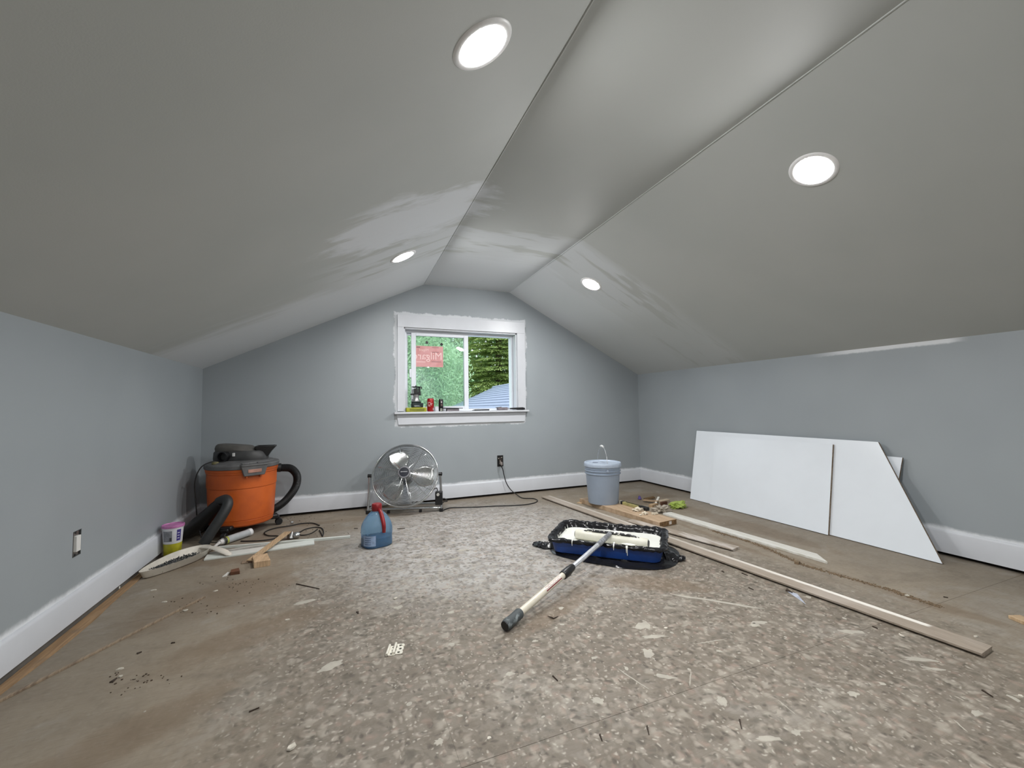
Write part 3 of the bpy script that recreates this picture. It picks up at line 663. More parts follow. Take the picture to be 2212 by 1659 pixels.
obj('label_print', m, mt('grey blue print', (96,116,150), .6), jug, ang=60)

# ================================================================== ROLLER TRAY
TA = math.atan2(-.68, .73); tu = V((math.cos(TA), math.sin(TA), 0)); tv = V((-tu.y, tu.x, 0)); TC = V((1.542, 2.252, 0))
tray = thing('paint_tray', TC, 'blue paint tray lined with black plastic and holding white paint', 'tray')
def rrect(a, b, r, z, k=6, c=TC):
    out = []
    for (sx, sy, a0) in ((1,1,0),(-1,1,90),(-1,-1,180),(1,-1,270)):
        for i in range(k+1):
            t = K(a0+90*i/k); out.append(c+tu*(sx*(a-r)+r*math.cos(t))+tv*(sy*(b-r)+r*math.sin(t))+V((0,0,z)))
    return out
BLUE = mt('blue plastic', (28,66,138), .4, sc=10)
obj('tray_body', MB().loft([rrect(.300,.19,.05,.014), rrect(.308,.198,.05,.020), rrect(.326,.208,.055,.085), rrect(.336,.218,.06,.088), rrect(.336,.218,.06,.094), rrect(.322,.204,.055,.094), rrect(.308,.190,.05,.026), rrect(.05,.03,.02,.02)], cap=True), BLUE, tray, ang=40)
t_ = NT('glossy black plastic film'); t_.col(t_.mix(t_.noise(t_.coord(), 14, 3), (.006,.006,.007,1), (.016,.016,.018,1))); t_.rough(.2); t_.bump(t_.noise(t_.coord(), 30, 3, .6), .35, .006); t_.b.inputs['Specular IOR Level'].default_value = .3
FILM = t_.m
prof = [(.340,.222,.084),(.346,.228,.089),(.345,.227,.100),(.330,.212,.106),(.316,.198,.102),(.308,.190,.082),(.300,.182,.062),(.287,.169,.046)]
def lin_ring(j, dense=9):
    a, b, z = prof[j]; base = rrect(a, b, .06, z, k=8); out = []
    n = len(base)
    for i in range(n):
        p, q = base[i], base[(i+1) % n]; sg = max(1, int((q-p).length/.012))
        for s_ in range(sg if (q-p).length > .03 else 1): out.append(p.lerp(q, s_/sg))
    return out
rings = []
n0 = None
for j in range(len(prof)):
    a, b, z = prof[j]; N = 150; base = rrect(a, b, .06, z, k=8); per = [(base[(i+1)%len(base)]-base[i]).length for i in range(len(base))]; T = sum(per); out = []
    for k in range(N):
        d = T*k/N; i = 0
        while d > per[i]: d -= per[i]; i += 1
        p = base[i].lerp(base[(i+1)%len(base)], d/per[i]); amp = (.0095 if j < 5 else .008)
        o_ = (p-TC); o_.z = 0; o_.normalize()
        f = n1(k*.42, j*.55)+.6*n1(k*.95, j*1.3, 4)
        out.append(p+o_*(amp*f)+V((0,0,amp*.9*n1(k*.5, j*.4, 9)+(.006*n1(k*.07, 3) if j < 4 else 0))))
    rings.append(out)
liner = obj('plastic_liner', MB().loft(rings, cap=False), FILM, tray, ang=75, label='crumpled black plastic liner')
# loose film spread under and beside the tray
m = MB()
def under(u, v):
    t = 2*PI*u; c = math.cos(t); s2 = math.sin(t); fr = max(0, -s2); k = (abs(c/(.345+.05*max(0,c)))**3.5+abs(s2/(.228+.075*fr*(.55+.45*c)))**3.5)**(-1/3.5)
    ext = 1+.08*n1(u*9, 2)+.06*n1(u*23, 5)
    r = k*(.80+.2*v*1.15*ext); z = .003+.012*(1-v)+.020*abs(n1(u*26, v*3))*(1-v*.8)
    return TC+tu*(r*c)+tv*(r*s2)+V((0,0,z))
m.grid(under, 150, 8)
obj('loose_film', m, FILM, tray, ang=75)
def flap(pts, wd, seed):
    m = MB(); P = smooth_pts(pts, 5); n = len(P)
    def f(u, v):
        i = min(n-1, int(u*(n-1)+.5)); p = P[i]; d = (P[min(i+1,n-1)]-P[max(i-1,0)]).normalized(); s2 = V((-d.y,d.x,0))
        ww = wd*(1-.75*u**1.6)*(.8+.3*n1(u*5, seed)); z = .004+.026*abs(n1(u*6+seed, v*4))+.026*(1-abs(2*v-1))*(1-u*.6)
        return V((p.x,p.y,0))+s2*((v-.5)*ww)+V((0,0,z))
    return m.grid(f, n-1, 9)
lf = [at(1205,1180,.0), at(1185,1181), at(1168,1180), at(1152,1178)]
obj('film_tail', flap(lf, .17, 1), FILM, tray, ang=75)
rf = [at(1435,1205), at(1450,1206), at(1466,1209), at(1481,1211)]
obj('film_tail', flap(rf, .20, 6), FILM, tray, ang=75)
# paint pool and runs
def pool(u, v):
    t = 2*PI*u; c, s2 = math.cos(t), math.sin(t); k = (abs(c/.306)**6+abs(s2/.189)**6)**(-1/6)*(1+.03*n1(u*14, 1)+(.02*n1(u*50, 3)))
    return TC+tu*(k*v*c)+tv*(k*v*s2)+V((0,0,.063+.0015*n1(u*8, v*5)+(.004*v**6)))
obj('paint', MB().grid(pool, 90, 10), PAINTW, tray, ang=80)
rr = random.Random(11)
def drip(m): obj('paint_drip', m, PAINTW, tray, ang=60)
for k in range(15):        # runs on the inner far and left walls
    u = rr.uniform(-.27,.27); a = TC+tu*u+tv*.189+V((0,0,.064)); drip(MB().tube(smooth_pts([a, a+tv*.006+V((rr.uniform(-.004,.004),0,.018)), a+tv*.012+V((rr.uniform(-.01,.01),0,.03+rr.random()*.016))], 3), [.0026]*3+[.002]*3+[.001], 5))
for k in range(6):
    v_ = rr.uniform(-.14,.14); a = TC-tu*.284+tv*v_+V((0,0,.055)); drip(MB().tube([a, a-tu*.008+V((0,0,.02)), a-tu*.012+V((0,0,.04))], [.003,.002,.001], 5))
for (u, h) in ((.135,.035),(.13,.02),(-.18,.012),(.06,.012)):
    a = TC+tu*u-tv*.226; drip(MB().tube([a+tv*.03+V((0,0,.108)), a+V((0,0,.100)), a-tv*.003+V((0,0,.09)), a+V((0,0,.088-h))], [.004,.0035,.0022,.0016], 6))
def dr(u, v):
    t = 2*PI*u; return TC+tu*(.14+.035*v*math.cos(t)*(1+.5*n1(u*9,7)))-tv*(.205-.016*v*math.sin(t))+V((0,0,.1105))
drip(MB().grid(dr, 20, 3))

# ================================================================== ROLLER AND POLE
RL, RR = V((1.365,2.348,.092)), V((1.648,2.012,.092)); rd = (RR-RL).normalized()
E0 = at(1091,1352,.024); E1 = at(1300,1170,.125)
pd_ = (E1-E0).normalized()
rol = thing('paint_roller', E0, 'long white paint roller on a cream and silver extension pole, lying in the tray', 'roller')
t_ = NT('paint soaked nap'); cc = t_.coord(); k_ = t_.noise(cc, 14, 3, .6)
t_.col(t_.mix(t_.ramp(k_, .3, .7), lin((228,226,212)), lin((214,212,196)))); t_.rough(.4); t_.bump(t_.noise(cc, 150, 3), .5, .002)
obj('roller_cover', MB().tube([RL, RL+rd*.006, RL+rd*.2, RR-rd*.006, RR], [.024,.029,.030,.029,.024], 28), t_.m, rol, ang=50)
for P, s_ in ((RL,-1),(RR,1)): obj('end_cap', MB().lathe([(.0001,.006),(.018,.005),(.021,0)], P, rd*s_, 20), DGREY, rol)
# frame: bar parallel to the roller with arms to both ends
fwd = (E0-E1); fwd.z = 0; fwd.normalize()
mid = (RL+RR)/2; bar = fwd*.035+V((0,0,.040))
def barp(t): return RL.lerp(RR, t)+bar
FR = mt('paint smeared black frame', (30,30,30), .35, sc=30)
t_ = NT('frame black smeared with paint'); t_.col(t_.mix(t_.ramp(t_.noise(t_.coord(), 55, 3), .56, .6), (.02,.02,.02,1), lin((225,224,214)))); t_.rough(.35); FRM = t_.m
mj = mid+V((.0,.0,.034))+fwd*.004
obj('frame_bar', MB().tube([mj-rd*.11, mj+rd*.12], .0095, 12), FRM, rol)
for s_ in (-1, 1):
    e_ = mj+rd*(.115*s_); P = RL if s_ < 0 else RR
    obj('frame_arm', MB().tube(smooth_pts([e_-rd*(.02*s_), e_, e_+rd*(.035*s_)-V((0,0,.004)), P+rd*(.004*s_)+V((0,0,.004))], 5), .0065, 8), FRM, rol)
obj('socket', MB().tube([mj+V((0,0,-.002)), E1-pd_*.005, E1-pd_*.05], [.013,.0155,.015], 16), mt('splattered grey socket', (150,152,156), .35, var=.3, sc=60), rol)
tot = (E1-E0).length
def pp(f): return E0+pd_*(tot*f)
def frac(px, py):      # fraction along the pole nearest to the photo point
    best = 0; bd = 1e9
    for i in range(201):
        q = pp(i/200)-CAMP; z = q.dot(F_); dx = 1106+FPX*q.dot(R_)/z-px; dy = 829.5-FPX*q.dot(U_)/z-py
        if dx*dx+dy*dy < bd: bd = dx*dx+dy*dy; best = i/200
    return best
fg = frac(1122,1322); fc1 = frac(1215,1242); fc2 = frac(1236,1222); fs_ = frac(1292,1178)
obj('inner_pole', MB().tube([pp(fc2), pp(fs_)+pd_*.02], .0125, 8), mt('silver pole', (204,207,212), .32, metal=.4), rol, ang=30)
obj('outer_pole', MB().tube([pp(fg)-pd_*.02, pp(fc1)+pd_*.01], .0155, 20), mt('cream fibreglass', (206,200,184), .28, var=.03), rol)
obj('collar', MB().tube([pp(fc1), pp(fc1)+pd_*.008, pp((fc1+fc2)/2), pp(fc2)-pd_*.006, pp(fc2)], [.0195,.0215,.021,.0165,.0135], 18).box(pp((fc1+fc2)/2)-V((0,0,.014)), (.03,.02,.016), rz(.6)), BLACK, rol)
t_ = NT('grey grip'); t_.col(t_.mix(t_.ramp(t_.noise(t_.coord(), 30, 4), .5, .68), lin((62,68,70)), lin((128,136,138)))); t_.rough(.6)
gp = obj('grip', MB().tube([pp(0), pp(0)+pd_*.012, pp(fg*.5), pp(fg)-pd_*.008, pp(fg)], [.0195,.0225,.0205,.022,.019], 20), t_.m, rol)
obj('grip_end', MB().tube([E0-pd_*.003, E0+pd_*.006], .0185, 20), BLACK, gp)
# label printed along the pole
fl0, fl1 = frac(1175,1278), frac(1208,1250)
su = V((0,0,1))-pd_*pd_.z; su.normalize(); sv = pd_.cross(su)
if sv.y > 0: sv = -sv
def onp(f, ang_, r=.01585): return pp(f)+su*(r*math.sin(ang_))+sv*(r*math.cos(ang_))
m = MB().grid(lambda u, v: onp(fl0+(fl1-fl0)*u, K(38+52*v)), 10, 6)
lb = obj('label', m, mt('white pole label', (224,214,206), .4), rol, ang=60)
m = MB()
for k in range(6):
    f0 = fl0+(fl1-fl0)*(.05+.16*k); f1 = f0+(fl1-fl0)*.11
    m.tube([onp(f0,K(48),.0163), onp(f0,K(80),.0163), onp(f1,K(80),.0163), onp(f1,K(48),.0163)], .0006, 4, closed=(k % 2 == 0))
m.grid(lambda u, v: onp(fl0+(fl1-fl0)*u, K(16+16*v), .0160), 8, 2)
obj('label_print', m, mt('dark red print', (132,44,58), .5), lb)

# ================================================================== BUCKET ON BOARD
bA = at(1252,1086); bB = at(1425,1140); bdir = (bB-bA).normalized(); bn = V((bdir.y*-1, bdir.x, 0)); 
if bn.x < 0: bn = -bn
BT = .038; LW = .178
pl = [bA, bB, bB+bn*LW, bA+bn*LW]
board = thing('wood_plank', (bA+bB)/2+bn*LW/2, 'thick tan plank with dark sawn end under the grey bucket', 'plank')
b_ = MB().prism(pl, (0,0,0), (0,0,BT)); o = obj('plank_body', b_, [board_mat('tan plank', (186,162,136), (160,136,108), streak=(30,2,2))], board, bev=.002)
o_e = MB().prism([bB+bdir*.0004, bB+bdir*.0012, bB+bn*LW+bdir*.0012, bB+bn*LW+bdir*.0004], (0,0,.001), (0,0,BT-.001)); obj('sawn_end', o_e, ENDG, board, smooth=False)
obj('end_tag', MB().box(bB+bn*(LW*.62)+bdir*.0018+V((0,0,.02)), (.026,.002,.022), rz(math.atan2(bn.y,bn.x))), mt('white paper tag', (214,208,200), .6), board, smooth=False)
kc = V((2.155, 3.215, BT)); bk = thing('plastic_bucket', kc, 'light blue grey five gallon bucket with lid and wire handle', 'bucket')
BGR = mt('blue grey bucket plastic', (150,163,180), .4, var=.04, sc=6)
H = .345
pf = [(.0001,.002),(.126,.002),(.130,.0),(.1315,.006),(.148,H-.095),(.1485,H-.092),(.157,H-.089),(.1585,H-.085),(.1495,H-.080),(.149,H-.068),(.157,H-.065),(.1585,H-.060),(.1495,H-.055),(.1505,H-.046),(.154,H-.044),(.155,H-.041),(.1515,H-.038),(.151,H-.012)]
obj('pail', MB().lathe(pf, kc, n=64, cap=False), BGR, bk, ang=35)
lidm = mt('pale bucket lid', (176,188,204), .35, var=.04, sc=6)
ld_ = obj('lid', MB().lathe([(.150,H-.028),(.160,H-.027),(.1615,H-.022),(.1615,H+.004),(.158,H+.009),(.150,H+.009),(.146,H+.001),(.142,H-.001),(.06,H+.001),(.0001,H+.001)], kc, n=64, cap=False), lidm, bk, ang=35)
obj('pour_plug', MB().lathe([(.0001,.004),(.022,.004),(.026,0)], kc+V((-.055,.03,H+.001)), (0,0,1), 20), mt('grey smear', (120,130,146), .5), ld_)
for k in range(16):
    t = 2*PI*k/16; obj('lid_tab', MB().box(kc+V((math.cos(t)*.1618,math.sin(t)*.1618,H-.014)), (.003,.014,.020), rz(t)), lidm, ld_, smooth=False)
bd_ = rz(K(16)) @ V((-kc.x,-kc.y,0)).normalized()    # bail swings edge-on to the camera
ea = kc+bd_*.157+V((0,0,H-.055)); eb = kc-bd_*.157+V((0,0,H-.055))
arc = [kc+bd_*(.157*math.cos(PI*i/24))+V((0,0,H-.055+.205*math.sin(PI*i/24)**.8)) for i in range(25)]
obj('bail', MB().tube(arc, .0022, 8), mt('bright wire', (200,202,204), .3, metal=.9), bk)
obj('grip', MB().tube(arc[10:15], .0085, 14), mt('white grip', (232,232,230), .35, var=.01), bk)
for p, s_ in ((ea,1),(eb,-1)): obj('ear', MB().lathe([(.012,-.008),(.012,.003),(.008,.006),(.0001,.006)], p, bd_*s_, 16), BGR, bk)

# ================================================================== OTHER BOARDS AND STRIPS ON THE RIGHT
def plank(name, A, B, w, t, mat, label, cat, toR=True, z=0, bev=.0015, cut=0, rebate=0):
    A, B = V(A), V(B); A.z = B.z = 0; d = (B-A).normalized(); n_ = V((-d.y, d.x, 0))
    if abs(d.x) > .7: n_ = n_ if n_.y > 0 else -n_
    elif (n_.x < 0) == toR: n_ = -n_
    m = MB().prism([A, B, B+n_*w-d*cut, A+n_*w], (0,0,z+rebate), (0,0,z+t))
    if rebate: g_ = n_*.014; m.prism([A+g_, B+g_, B+n_*w-g_*.3-d*cut, A+n_*w-g_*.3], (0,0,z), (0,0,z+rebate+.0005))     # lapped lower edge
    o = obj(name, m, mat, bev=bev)
    return tag(o, label, cat)
# local-frame streaks run along the board (boards lie roughly along y)
AL, AR = V((1.797,3.74,0)), at(2122,1423)
t_ = NT('long strip with worn white line'); cc = t_.pos(); g = t_.noise(t_.scale(cc, (50,2,1)), 4, 4, .6); X_, Y_, Z_ = t_.xyz()
dd = (AR-AL).normalized(); nx = V((-dd.y, dd.x, 0)); nx = nx if nx.x > 0 else -nx
off = t_.math('ADD', t_.math('MULTIPLY', t_.math('SUBTRACT', X_, AL.x), nx.x), t_.math('MULTIPLY', t_.math('SUBTRACT', Y_, AL.y), nx.y))
stp = t_.math('MULTIPLY', t_.ramp(t_.math('ADD', off, t_.math('MULTIPLY', t_.noise(cc, 12, 3), .014)), .076, .084), t_.ramp(Y_, .955, .975))
stp = t_.math('MULTIPLY', stp, t_.ramp(Y_, 1.2, 2.2, 1, .35))
c = t_.mix(t_.ramp(g, .35, .7), lin((156,144,130)), lin((136,125,112)))
c = t_.mix(t_.math('MULTIPLY', t_.ramp(t_.noise(cc, 2.2, 3), .45, .62), .5), c, lin((176,166,156)))
t_.col(t_.mix(t_.math('MULTIPLY', stp, .95), c, lin((226,222,214)))); t_.rough(.6); t_.bump(g, .12, .001)
plank('long_plank', AL, AR, .098, .017, t_.m, 'longest thin tan strip with a worn white line, running past the tray', 'plank', rebate=.009, bev=.0008)
CL, CR = at(1352,1129), at(1582,1192)
plank('short_plank', CL, CR, .085, .014, TANPAINT, 'pale tan strip ending just right of the blue paint tray', 'plank', rebate=.008, bev=.0008)
DL, DR = at(1432,1112), at(1788,1219)
plank('white_plank', DL, DR, .085, .014, WHITEWOOD, 'white washed strip with angled end between bucket and leaning panels', 'plank', cut=.10)
plank('edge_plank', at(2178,1336), at(2330,1400), .05, .014, TAN, 'short wood strip entering at the right edge of the photo', 'plank')
# mop-board strip on the left
plank('thin_stick', at(-60,1545), at(440,1291), .011, .008, DARKWOOD, 'long thin weathered stick on the floor at lower left', 'stick', bev=.001)
m = MB(); N = 60; L = []; Rr = []
for i in range(N+1):
    y = .55+2.5*i/N; L.append((XL+.006, y, 0)); Rr.append((XL+.034+.014*n1(y*2.1, 3)+.024*max(0, 1-abs(y-2.45)/.6), y, 0))
for i in range(N):
    a, b, c, d = L[i], L[i+1], Rr[i+1], Rr[i]; m.add([a,b,c,d]+[(p[0],p[1],.006) for p in (a,b,c,d)], [(4,7,6,5),(3,2,6,7),(0,1,2,3),(0,4,5,1)])
m.f.append((0,3,7,4)); m.mi.append(0); n = len(m.v); m.f.append((n-7,n-3,n-2,n-6)); m.mi.append(0)
t_ = NT('raw strip by the wall'); Xs = t_.xyz(); g = t_.noise(t_.scale(t_.pos(), (40,2,1)), 3, 4)
c = t_.mix(t_.ramp(g, .35, .7), lin((160,130,96)), lin((132,106,78)))
t_.col(t_.mix(t_.ramp(t_.noise(t_.pos(), 3.5, 4, .6), .5, .66), c, lin((120,104,86)))); t_.rough(.8)
tag(obj('subfloor_strip', m, t_.m, smooth=False), 'rough tan wood strip lying along the foot of the left wall', 'strip')
tag(obj('stub_of_wood', MB().box(at(246,1273,.012), (.02,.05,.012), rz(-.35)), WHITEWOOD, bev=.001), 'small whitish wood stub lying on the tan strip by the left wall', 'scrap').location.z = .0062

# ================================================================== LEANING PANELS
def lean(name, base, top, label, offn, th, hasedge=True):
    # base: two floor points (far, near); top: two upper points (far, near)
    bf, bn_, tf, tn = V(base[0]), V(base[1]), V(top[0]), V(top[1])
    n_ = (bn_-bf).cross(tf-bf).normalized()
    if n_.x > 0: n_ = -n_
    q = [bf, bn_, tn, tf]; m = MB(); m.k = 0
    front = [p+n_*offn for p in q]; backp = [p+n_*(offn-th) for p in q]
    m.add(front+backp, [(3,2,1,0),(4,5,6,7)]); m.k = 1; m.add(front+backp, [(0,1,5,4),(1,2,6,5),(2,3,7,6),(3,0,4,7)])
    o = obj(name, m, [MELA, CHIPB], bev=.0008, smooth=False)
    lo = min(v.co.z for v in o.data.vertices); o.location.z -= lo+o.location.z-.0006
    return tag(o, label, 'panel')
bx1 = 3.05
lean('wall_panel', ((bx1,3.108,.0),(bx1,1.304,.0)), ((3.196,3.14,.632),(3.196,1.645,.632)), 'largest white panel leaning on the right wall, with a slanted right end', 0, .016)
lean('wall_panel', ((bx1,2.86,.0),(bx1,1.878,.0)), ((3.196-.008,2.90,.598),(3.196-.008,1.90,.598)), 'smaller rectangular white panel leaning in front of the large slanted one', .0195, .017)
lean('wall_panel', ((3.105,2.6,.0),(3.105,1.585,.0)), ((3.213,2.6,.545),(3.213,1.530,.545)), 'white panel corner showing behind the slanted edge of the large panel', 0, .012)

# ================================================================== LEFT CLUSTER
tc_ = V((-.975, 3.25, 0)); tub = thing('compound_tub', tc_, 'small white tub with pink lid and yellow green base by the left wall', 'tub')
YG = mt('yellow green plastic', (176,170,40), .45, var=.15, sc=20)
obj('lower_tub', MB().lathe([(.0001,.002),(.040,.002),(.043,.006),(.047,.088),(.0001,.088)], tc_, n=32, cap=False), YG, tub)
tw = mt('white tub plastic', (216,216,220), .4, var=.03)
obj('upper_tub', MB().lathe([(.0001,.0885),(.046,.0885),(.0475,.092),(.053,.180),(.056,.182),(.056,.186),(.0001,.186)], tc_, n=32, cap=False), tw, tub)
obj('lid', MB().lathe([(.0565,.184),(.058,.187),(.0575,.198),(.053,.2),(.051,.195),(.0001,.195)], tc_, n=36, cap=False), mt('pink lid', (196,124,178), .4), tub)
def cyl(a0, a1, z0, z1, r0=.0500, dr=.0): return lambda u, v: tc_+V((math.cos(K(a0+(a1-a0)*u))*(r0+(z0+(z1-z0)*v-.092)*.0625), math.sin(K(a0+(a1-a0)*u))*(r0+(z0+(z1-z0)*v-.092)*.0625), z0+(z1-z0)*v))
lb = obj('label', MB().grid(cyl(-135,-78,.104,.168,.0480), 10, 3), mt('grey label print', (134,136,142), .5, var=.15, sc=40), tub, ang=60)
obj('purple_band', MB().grid(cyl(-52,-25,.104,.172,.0481), 6, 3), mt('purple print', (62,52,130), .5), tub, ang=60)
m = MB()
for k in range(3): m.grid(cyl(-48,-34,.118+.016*k,.122+.016*k,.0484), 4, 1)
obj('print_lines', m, tw, tub, ang=60)
obj('print_patch', MB().grid(cyl(-92,-80,.108,.128,.0484), 4, 2), DGREY, lb, ang=60)
# scoop tray full of screws
sc0, sa_ = V((-.900,3.065,0)), math.atan2(.39, .19)
def eg(a, b, z, n=40):
    out = []
    for k in range(n):
        t = 2*PI*k/n; ct, s2 = math.cos(t), math.sin(t); u = a*ct; v = b*s2*(1+.38*ct*1.0)
        out.append(sc0+V((u*math.cos(sa_)-v*math.sin(sa_), u*math.sin(sa_)+v*math.cos(sa_), z)))
    return out
scp = thing('scoop_tray', sc0, 'white oval scoop with handle holding dark screws, lower left', 'tray')
SCW = mt('scuffed white plastic', (214,208,196), .45, var=.06, sc=20)
obj('pan', MB().loft([eg(.01,.004,.003), eg(.185,.060,.001), eg(.203,.071,.008), eg(.222,.083,.044), eg(.225,.086,.046), eg(.220,.081,.045), eg(.200,.068,.012), eg(.01,.004,.009)], cap=False), SCW, scp, ang=45)
h0 = sc0+V((math.cos(sa_)*.205,math.sin(sa_)*.205,.036)); h1 = at(497,1199,.012)
hdv = (h1-h0).normalized(); hs = V((-hdv.y,hdv.x,0)).normalized()
def hr(t, w_, hh_): 
    c = h0.lerp(h1, t)+V((0,0,.016*math.sin(PI*t))); return [c+hs*(w_*math.cos(2*PI*k/14))+V((0,0,hh_*math.sin(2*PI*k/14))) for k in range(14)]
obj('handle', MB().loft([hr(-.12,.016,.006), hr(.1,.02,.007), hr(.4,.022,.008), hr(.75,.024,.009), hr(.95,.020,.008), hr(1.0,.008,.004)]), SCW, scp, ang=50)
m = MB(); rr = random.Random(5)
for k in range(330):
    t = rr.random()*2*PI; r = rr.random()**.5; u = .17*r*math.cos(t)-.02; v = .052*r*math.sin(t)
    p = sc0+V((u*math.cos(sa_)-v*math.sin(sa_), u*math.sin(sa_)+v*math.cos(sa_), .014+.022*rr.random()*(1-r*.5)))
    a = rr.random()*PI; b = rr.uniform(-.25,.25); d = V((math.cos(a)*math.cos(b), math.sin(a)*math.cos(b), math.sin(b))); L_ = rr.uniform(.014,.024)
    m.tube([p-d*L_*.5, p+d*L_*.4, p+d*L_*.5], [.001,.0013,.0035], 5)
o = tag(obj('screw_pile', m, mt('dark zinc screws', (84,88,90), .4, metal=.6, var=.4, sc=60)), 'heap of loose dark screws in the white scoop', 'screws'); o['kind'] = 'stuff'
# caulk tube
c0 = at(462,1186,.020); c1 = at(480,1170,.026); c2 = at(541,1149,.028); cd = (c2-c1).normalized()
ck = thing('caulk_tube', (c1+c2)/2-V((0,0,.026)), 'white and clear caulk tube with nozzle in front of the vacuum', 'tube')
obj('barrel', MB().tube([c1, c1+cd*.004, c2-cd*.004, c2], [.020,.0245,.0245,.0235], 24), mt('translucent grey barrel', (176,180,182), .25, var=.05), ck)
obj('green_band', MB().tube([c1+cd*.022, c1+cd*.034], .0249, 24), mt('lime band', (168,176,70), .4), ck)
obj('black_band', MB().tube([c1+cd*.003, c1+cd*.02], .0249, 24), mt('black band', (48,48,44), .4), ck)
obj('plunger_rim', MB().tube([c2-cd*.02, c2+cd*.003], .0255, 24), mt('white rim', (230,230,230), .35), ck)
obj('nozzle_nut', MB().tube([c1+cd*.001, c1-cd*.02], [.019,.017], 12), mt('white nut', (214,210,206), .4), ck)
obj('nozzle', MB().tube([c1-cd*.018, c0-cd*.03], [.011,.0035], 12), mt('white nozzle', (220,218,214), .35), ck)
# white trim strips
STR = mt('painted white strip', (214,218,212), .4, var=.03, sc=6)
w0, w1 = at(440,1212), at(679,1177)
plank('trim_board', w0, w1, .095, .010, STR, 'flat white trim board on the floor under the bare stick', 'board', toR=False)
bpy.data.objects[-1] if False else None
plank('square_strip', at(470,1187), at(756,1163), .018, .0165, STR, 'narrow square white strip behind the flat trim board, reaching furthest right', 'strip', toR=False)
plank('short_strip', at(452,1198), at(600,1176), .014, .012, mt('grey white strip', (196,194,188), .5), 'grey edged strip between the two white trim pieces', 'strip', toR=False)
# raw stick resting across, wood block, offcuts
s0, s1 = at(541,1212,.012), at(622,1150,.040); sd_ = (s1-s0).normalized(); sn = V((-sd_.y, sd_.x, 0)).normalized(); su_ = sn.cross(sd_)
if su_.z < 0: su_ = -su_
m = MB().prism([s0-sn*.018, s0+sn*.022, s1+sn*.022, s1-sn*.022], su_*0, su_*.007); tag(obj('bare_stick', m, TAN, bev=.001), 'bare wood lath propped across the white trim boards', 'stick')
bq = [at(548,1228), at(584,1222), at(577,1207), at(545,1213)]
tag(obj('wood_block', MB().prism(bq, (0,0,0), (0,0,.034)), board_mat('block wood', (206,176,142), (178,150,118), streak=(20,3,3)), bev=.0015), 'squarish tan wood block in front of the bare lath', 'block')
tag(obj('dark_offcut', MB().prism([at(497,1243), at(518,1240), at(516,1233), at(499,1237)], (0,0,0), (0,0,.017)), mt('reddish brown wood', (104,66,44), .7), bev=.001), 'small dark red brown wood offcut left of the tan block', 'scrap')
tag(obj('flat_offcut', MB().prism([at(521,1219), at(536,1217), at(535,1212), at(523,1213)], (0,0,0), (0,0,.006)), DARKWOOD, bev=.001), 'thin flat brown chip at the near end of the lath', 'scrap')
tag(obj('split_chip', MB().prism([at(480,1247), at(490,1245), at(496,1238), at(492,1237)], (0,0,0), (0,0,.004)), WHITEWOOD), 'pale splinter of wood beside the dark offcut', 'scrap')
# metal fittings by the cord
fm = at(640,1156,.022); mf = thing('lamp_fitting', V((fm.x,fm.y,0)), 'shiny round metal fitting on the floor behind the trim boards', 'fitting')
obj('cup', MB().lathe([(.0001,-.02),(.016,-.02),(.021,-.008),(.021,.012),(.016,.02),(.012,.02)], fm, (1,.15,-.1), 22, cap=False), CHROME, mf)
obj('socket', MB().lathe([(.0001,-.03),(.012,-.03),(.014,-.01),(.012,0)], fm-V((.028,-.004,.004)), (1,.1,0), 18), STEEL, mf)
f2 = at(628,1158,.02); tag(obj('metal_cone', MB().lathe([(.0001,.04),(.006,.036),(.024,.004),(.026,0),(.02,0)], V((f2.x,f2.y,0)), (.25,0,1), 22, cap=False), STEEL), 'dull metal cone standing at the far end of the lath', 'fitting').location.z = .0063
f3 = at(631,1130,.008); tag(obj('metal_nut', MB().lathe([(.006,-.008),(.011,-.008),(.011,.008),(.006,.008)], f3+V((0,0,.004)), (1,.3,0), 6, cap=False), CHROME), 'small metal nut on the floor right of the vacuum caster', 'nut')

# ================================================================== DEBRIS PILE RIGHT OF THE BUCKET
def scrap(name, A, B, w, t, mat, label, z0=0, z1=0, cat='scrap'):
    A, B = V(A), V(B); A.z = z0; B.z = z1; d = (B-A).normalized(); n_ = V((-d.y, d.x, 0)).normalized(); u_ = n_.cross(d); u_ = u_ if u_.z > 0 else -u_
    return tag(obj(name, MB().prism([A-n_*w/2, B-n_*w/2, B+n_*w/2, A+n_*w/2], (0,0,0), u_*t), mat, bev=.001), label, cat)
tA, tB = at(1340,1087,BT), at(1400,1104,BT)
kn = thing('drywall_saw', V(tA), 'yellow and black hand tool lying on the plank right of the bucket', 'tool')
td = (tB-tA).normalized(); tn_ = V((-td.y, td.x, 0)); Rt = Matrix((td, tn_, V((0,0,1)))).transposed()
def tbx(m, f0, f1, off_, wd, z, hgt): return m.box(tA+td*((f0+f1)/2*(tB-tA).length)+tn_*off_+V((0,0,z)), ((f1-f0)*(tB-tA).length, wd, hgt), Rt)
YL = mt('dull yellow plastic', (168,160,106), .5, var=.15, sc=30)
obj('body', tbx(MB(), .14, .72, 0, .040, .012, .024), YL, kn, bev=.003)
obj('grip', tbx(MB(), .72, 1.0, 0, .036, .014, .028), BLACK, kn, bev=.005)
obj('groove', tbx(MB(), .22, .80, -.0, .012, .0255, .004), mt('dark olive', (66,62,36), .6), kn, bev=.001)
obj('head', tbx(tbx(MB(), .0, .13, .015, .014, .012, .022), .02, .14, -.012, .024, .014, .026), BLACK, kn, bev=.003)
obj('wrapper', tbx(MB(), .03, .09, -.012, .026, .015, .027), mt('pale wrap', (196,192,178), .5), kn, bev=.002)
